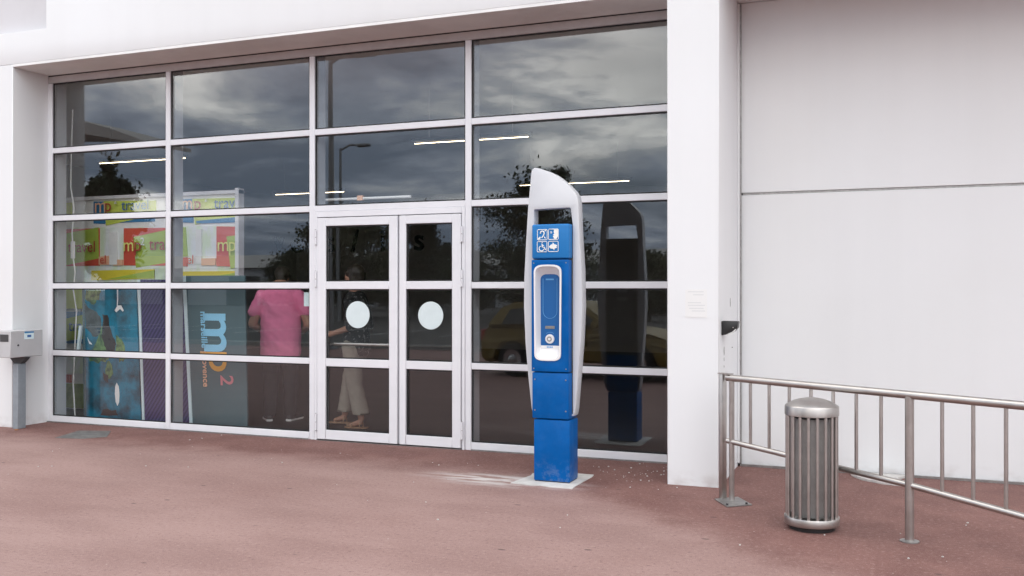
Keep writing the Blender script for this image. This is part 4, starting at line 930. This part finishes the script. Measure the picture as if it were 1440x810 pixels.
cl = [((0.06, 0, 0.94), (0.08, 0, 0.62), 0.165, 0.165, dict(side=(0, 1, 0), flat=0.78)), ((0.05, -0.12, 0.965), (0.05, 0.12, 0.965), 0.072, 0.072)]
tr_ = []
for sy in (-1, 1):
    body += [((0.05, sy*0.18, 0.95), (0.02, sy*0.22, 0.70), 0.045, 0.04), ((0.02, sy*0.22, 0.70), (-0.20, sy*0.12, 0.62), 0.038, 0.028)] + hand_caps((-0.20, sy*0.12, 0.62), (-0.9, -sy*0.3, -0.1), (0, 0, -1), sy)
    cl += [((0.05, sy*0.18, 0.95), (0.02, sy*0.22, 0.70), 0.062, 0.055), ((0.02, sy*0.22, 0.70), (-0.15, sy*0.14, 0.635), 0.052, 0.042)]
    tr_ += [((0.05, sy*0.09, 0.57), (-0.36, sy*0.10, 0.55), 0.09, 0.07), ((-0.36, sy*0.10, 0.54), (-0.40, sy*0.10, 0.12), 0.068, 0.055)]
    body += [((0.05, sy*0.09, 0.57), (-0.36, sy*0.10, 0.55), 0.07, 0.055), ((-0.36, sy*0.10, 0.54), (-0.40, sy*0.10, 0.08), 0.055, 0.036)]
fused('body', body, M['skin'], se, 0.012); fused('dark_jacket', cl, M['trouser_d'], se, 0.013, wrinkle=0.006); fused('trousers', tr_, M['seatgrey'], se, 0.013, wrinkle=0.005)
fused('hair', [((0.02, 0, 1.25), (-0.01, 0, 1.245), 0.094, 0.088), ((0.04, 0, 1.22), (0.05, 0, 1.14), 0.08, 0.06)], M['hair'], se, 0.012)
face_bits(se, (-0.02, 0, 1.19), (-1, -0.2, -0.1))
for sy in (-1, 1): shoe(se, (-0.37, sy*0.10, 0.0), (-1, sy*0.1, 0), M['dark'])
se.location = (-5.05, 7.4, 0.006)

# ------------------------------------------------------------------ what the glass reflects: car, lamp posts, trees, canopy
car = thing('parked_car', 'yellow parked hatchback reflected in the window beside the kiosk', 'car', (0, 0, 0))
side_o = [(-1.98, 0.34), (-1.99, 0.62), (-1.93, 0.86), (-1.80, 0.93), (0.78, 0.93), (1.45, 0.84), (1.80, 0.72), (1.95, 0.56), (1.97, 0.34), (1.80, 0.22)]
def archpts(cx): return [(cx+0.36*math.cos(a), 0.30+0.36*math.sin(a)) for a in [math.pi*i/10 for i in range(11)]]
outl = side_o + [(q[0], max(q[1], 0.22)) for q in archpts(1.22)] + [(q[0], max(q[1], 0.22)) for q in archpts(-1.24)] + [(-1.85, 0.22)]
bm = bmesh.new(); a_prism(bm, outl, -0.84, 0.84)
for v in bm.verts:
    if v.co.z > 0.7: v.co.y *= 0.95
    if abs(v.co.x) > 1.7: v.co.y *= 0.88
bmesh.ops.recalc_face_normals(bm, faces=bm.faces)
bmesh.ops.bevel(bm, geom=[ed for ed in bm.edges if len(ed.link_faces) == 2 and ed.calc_face_angle(0) > 0.8], offset=0.05, segments=3, affect='EDGES')
finish('body', bm, M['carpaint'], car, True)
cab = [(-1.86, 0.91), (-1.62, 1.26), (-1.30, 1.385), (-0.60, 1.42), (0.05, 1.38), (0.82, 0.91)]
bm = bmesh.new(); a_prism(bm, cab, -0.78, 0.78)
for v in bm.verts:
    if v.co.z > 1.0: v.co.y *= 0.80
bmesh.ops.recalc_face_normals(bm, faces=bm.faces)
bmesh.ops.bevel(bm, geom=[ed for ed in bm.edges if len(ed.link_faces) == 2 and ed.calc_face_angle(0) > 0.6], offset=0.05, segments=3, affect='EDGES')
finish('cabin', bm, M['carpaint'], car, True)
for sy in (-1, 1):
    for q in ([(-1.50, 0.97), (-1.36, 1.24), (-0.62, 1.33), (-0.55, 0.97)], [(-0.48, 0.97), (-0.52, 1.33), (0.0, 1.30), (0.52, 0.97)]):
        bm = bmesh.new(); a_prism(bm, q, 0.0, 0.012)
        for v in bm.verts:
            f_ = (v.co.z-0.95)/0.43
            v.co.y = sy*(0.775-0.16*max(0, min(1, f_)) + (0.010 if v.co.y > 0.005 else -0.006))
        finish('side_window', bm, M['carglass'], car)
    tube('mirror', [(0.50, sy*0.80, 0.98), (0.48, sy*0.95, 1.0)], [0.03, 0.07], M['carpaint'], car, 10)
    box('headlight', (1.80, 1.93), (sy*0.60-0.12, sy*0.60+0.12), (0.58, 0.70), M['lampglass'], car, 0.02)
    box('tail_light', (-1.985, -1.90), (sy*0.64-0.09, sy*0.64+0.09), (0.60, 0.86), M['tail'], car, 0.02)
    for cx in (1.22, -1.24):
        wh = thing_ = bpy.data.objects.new('wheel', None); link(wh, car, (cx, sy*0.74, 0.30))
        for nm, prof, mt in (('tyre', [(0.20, -0.10), (0.29, -0.10), (0.305, -0.07), (0.305, 0.07), (0.29, 0.10), (0.20, 0.10)], M['tyre']), ('rim', [(0, -0.085), (0.06, -0.09), (0.10, -0.07), (0.20, -0.09), (0.20, 0.09), (0.10, 0.07), (0.06, 0.09), (0, 0.085)], M['alloy'])):
            bm = bmesh.new(); a_lathe(bm, (0, 0, 0), prof, 28)
            for v in bm.verts: v.co = Vector((cx+v.co.x, sy*0.74+v.co.z, 0.305+v.co.y))
            finish(nm, bm, mt, wh, True)
car.location = (-4.75, -7.75, 0.0); car.scale = (0.93, 0.93, 0.93); car.rotation_euler = (0, 0, R(8))
lampn = [0]
def lamp_post(x, y, h, label, arm=(1.4, 0.0)):
    o = thing('lamp_post', label, 'lamp post', (x, y, 0), 'lamp posts in the car park')
    tube('pole', [(x, y, 0), (x, y, h*0.5), (x, y, h)], [0.09, 0.075, 0.055], M['galv'], o, 12)
    lathe('base', (x, y, 0), [(0, 0), (0.2, 0), (0.2, 0.03), (0.12, 0.06), (0, 0.06)], M['galv'], o, 16)
    tube('arm', [(x, y, h-0.1), (x+arm[0]*0.5, y+arm[1]*0.5, h+0.12), (x+arm[0], y+arm[1], h+0.1)], 0.045, M['galv'], o, 10)
    box('lamp_head', (x+arm[0]-0.1, x+arm[0]+0.55), (y+arm[1]-0.14, y+arm[1]+0.14), (h+0.0, h+0.14), M['galv'], o, 0.04)
lamp_post(-12.98, -12.4, 7.25, 'tall lamp post reflected at left above the doors', (0.75, 0))
lamp_post(-23.6, -30.0, 8.0, 'more distant lamp post reflected above the left door', (1.0, 0))
def leaf_cloud(bm, c, rad, n, size, rnd, shell=0.35):
    for _ in range(n):
        d = Vector((rnd.gauss(0, 0.48), rnd.gauss(0, 0.48), rnd.gauss(0, 0.48)))
        p = Vector(c)+Vector((d.x*rad[0], d.y*rad[1], d.z*rad[2]))
        s = size*rnd.uniform(0.5, 1.4)
        u = Vector((rnd.gauss(0, 1), rnd.gauss(0, 1), rnd.gauss(0, 1))).normalized(); v = u.orthogonal().normalized()
        w_ = u.cross(v)
        a = p+v*s; b = p+w_*s*0.5; cc = p-v*s; dd = p-w_*s*0.5
        bm.faces.new([bm.verts.new(q) for q in (a, b, cc, dd)])
def tree(name, x, y, h, spread, label, seed, kind='broad', mt=None, th=0.3, group=None):
    rnd = random.Random(seed)
    o = thing(name, label, 'tree', (x, y, 0), group)
    bm = bmesh.new()
    lean = (rnd.uniform(-.3, .3), rnd.uniform(-.3, .3))
    top = Vector((x+lean[0], y+lean[1], h*0.86))
    a_tube(bm, [(x, y, -0.1), (x+lean[0]*.3, y+lean[1]*.3, h*0.3), (x+lean[0]*.7, y+lean[1]*.7, h*0.6), top], [h*0.035, h*0.027, h*0.018, h*0.006], 8)
    tips = []
    nl = 22 if kind == 'pine' else 20
    for i in range(nl):
        f_ = th + (0.95-th)*i/nl; a = i*2.4+rnd.uniform(-.4, .4)
        if kind == 'cypress': L = spread*0.7*(1-f_*0.6)
        elif kind == 'pine': L = spread*(1.05-0.75*(f_-th)/(1-th))*rnd.uniform(0.65, 1.15)
        else: L = spread*math.sin(math.pi*min(1, 0.25+0.7*(f_-th)/(1-th)))*rnd.uniform(0.6, 1.1)
        p0 = Vector((x+lean[0]*f_, y+lean[1]*f_, h*f_*0.86)); p1 = p0+Vector((math.cos(a)*L, math.sin(a)*L, h*0.09*rnd.uniform(0.3, 1.6)))
        a_tube(bm, [p0, (p0+p1)/2+Vector((0, 0, 0.12)), p1], [h*0.012, h*0.008, h*0.003], 6); tips.append((p0, p1, L))
    finish('trunk', bm, M['bark'], o, True)
    bm = bmesh.new()
    for p0, p1, L in tips:
        for f_, kk in ((0.35, 0.50), (0.62, 0.56), (0.85, 0.50), (1.05, 0.40)):
            q = p0.lerp(p1, f_); rr = max(0.45, L*kk)
            leaf_cloud(bm, q+Vector((rnd.uniform(-.2, .2), rnd.uniform(-.2, .2), 0.1)), (rr, rr, rr*(0.55 if kind != 'cypress' else 1.6)), 260, 0.095 if kind != 'pine' else 0.085, rnd, 0.1)
    leaf_cloud(bm, top+Vector((0, 0, h*0.04)), (spread*0.30, spread*0.30, h*0.10), 160, 0.13, rnd, 0.1)
    finish('crown', bm, mt, o)
G_T = 'trees beyond the car park'
tree('pine_tree', -15.4, -35, 7.6, 3.6, 'dark pine tree reflected beside the top of the kiosk', 1, 'pine', M['leaf'], 0.10, G_T)
tree('broadleaf_tree', -26.4, -35, 5.9, 3.3, 'broad leafy tree reflected left of the doors', 2, 'broad', M['leaf2'], 0.16, G_T)
tree('cypress_tree', -21.6, -35, 5.7, 0.8, 'narrow cypress tree reflected in the right door leaf', 3, 'cypress', M['leaf3'], 0.12, G_T)
tree('small_tree', -10.3, -36, 3.3, 1.0, 'small pointed tree reflected at far right of the glass', 4, 'pine', M['leaf2'], 0.15, G_T)
tree('small_tree', -9.0, -38, 3.6, 1.3, 'rounded small tree reflected against the white column', 5, 'broad', M['leaf2'], 0.2, G_T)
tree('broadleaf_tree', -25.2, -17.6, 6.2, 0.8, 'dark leafy tree reflected in the leftmost upper windows', 6, 'broad', M['leaf'], 0.3, G_T)
for i, (x, y, h, s_) in enumerate(((-24.3, -44, 4.2, 2.4), (-19.0, -46, 4.4, 2.6), (-38.0, -48, 4.6, 2.8), (-33.0, -52, 4.4, 2.6), (-12.6, -47, 3.8, 2.3), (-4.5, -44, 5.0, 2.6))):
    tree('far_tree', x, y, h, s_, ('low far tree reflected behind the left door', 'low far tree reflected between the cypress and pine', 'low far tree reflected far left of the doors', 'second low far tree reflected far left of the doors', 'low far tree reflected right of the kiosk', 'far tree reflected near the edge of the white column')[i], 20+i, 'broad', M['leaf2'] if i % 2 else M['leaf'], 0.12, 'far row of low trees')
sh = thing('shed', 'long low pale shed reflected on the skyline', 'building', (-30, -66, 0))
prism('walls', [(-72, -0.1), (14, -0.1), (14, 3.6), (-72, 3.6)], -76, -66, M['shed'], sh)
prism('roof', [(-66-10.5, 3.6), (-65.5, 3.6), (-71, 5.0)], -72.5, 14.5, M['concrete'], sh, axis='x')
for i in range(10): box('loading_door', (-66+i*8, -62.5+i*8), (-66.03, -65.98), (0, 2.8), M['dark'], sh)
cn = thing('entrance_canopy', 'grey sloping canopy roof reflected in the leftmost upper window', 'canopy', (-33, -21, 0))
prism('roof_slab', [(-45, 9.0), (-29.5, 8.2), (-27.2, 7.6), (-25.6, 7.05), (-25.6, 6.92), (-29.2, 7.6), (-45, 8.4)], -22.4, -19.6, M['concrete'], cn)
for x, y in ((-43, -22), (-43, -20.2), (-34, -22), (-34, -20.2)):
    tube('column', [(x, y, 0), (x, y, 7.7)], 0.16, M['galv'], cn, 14)
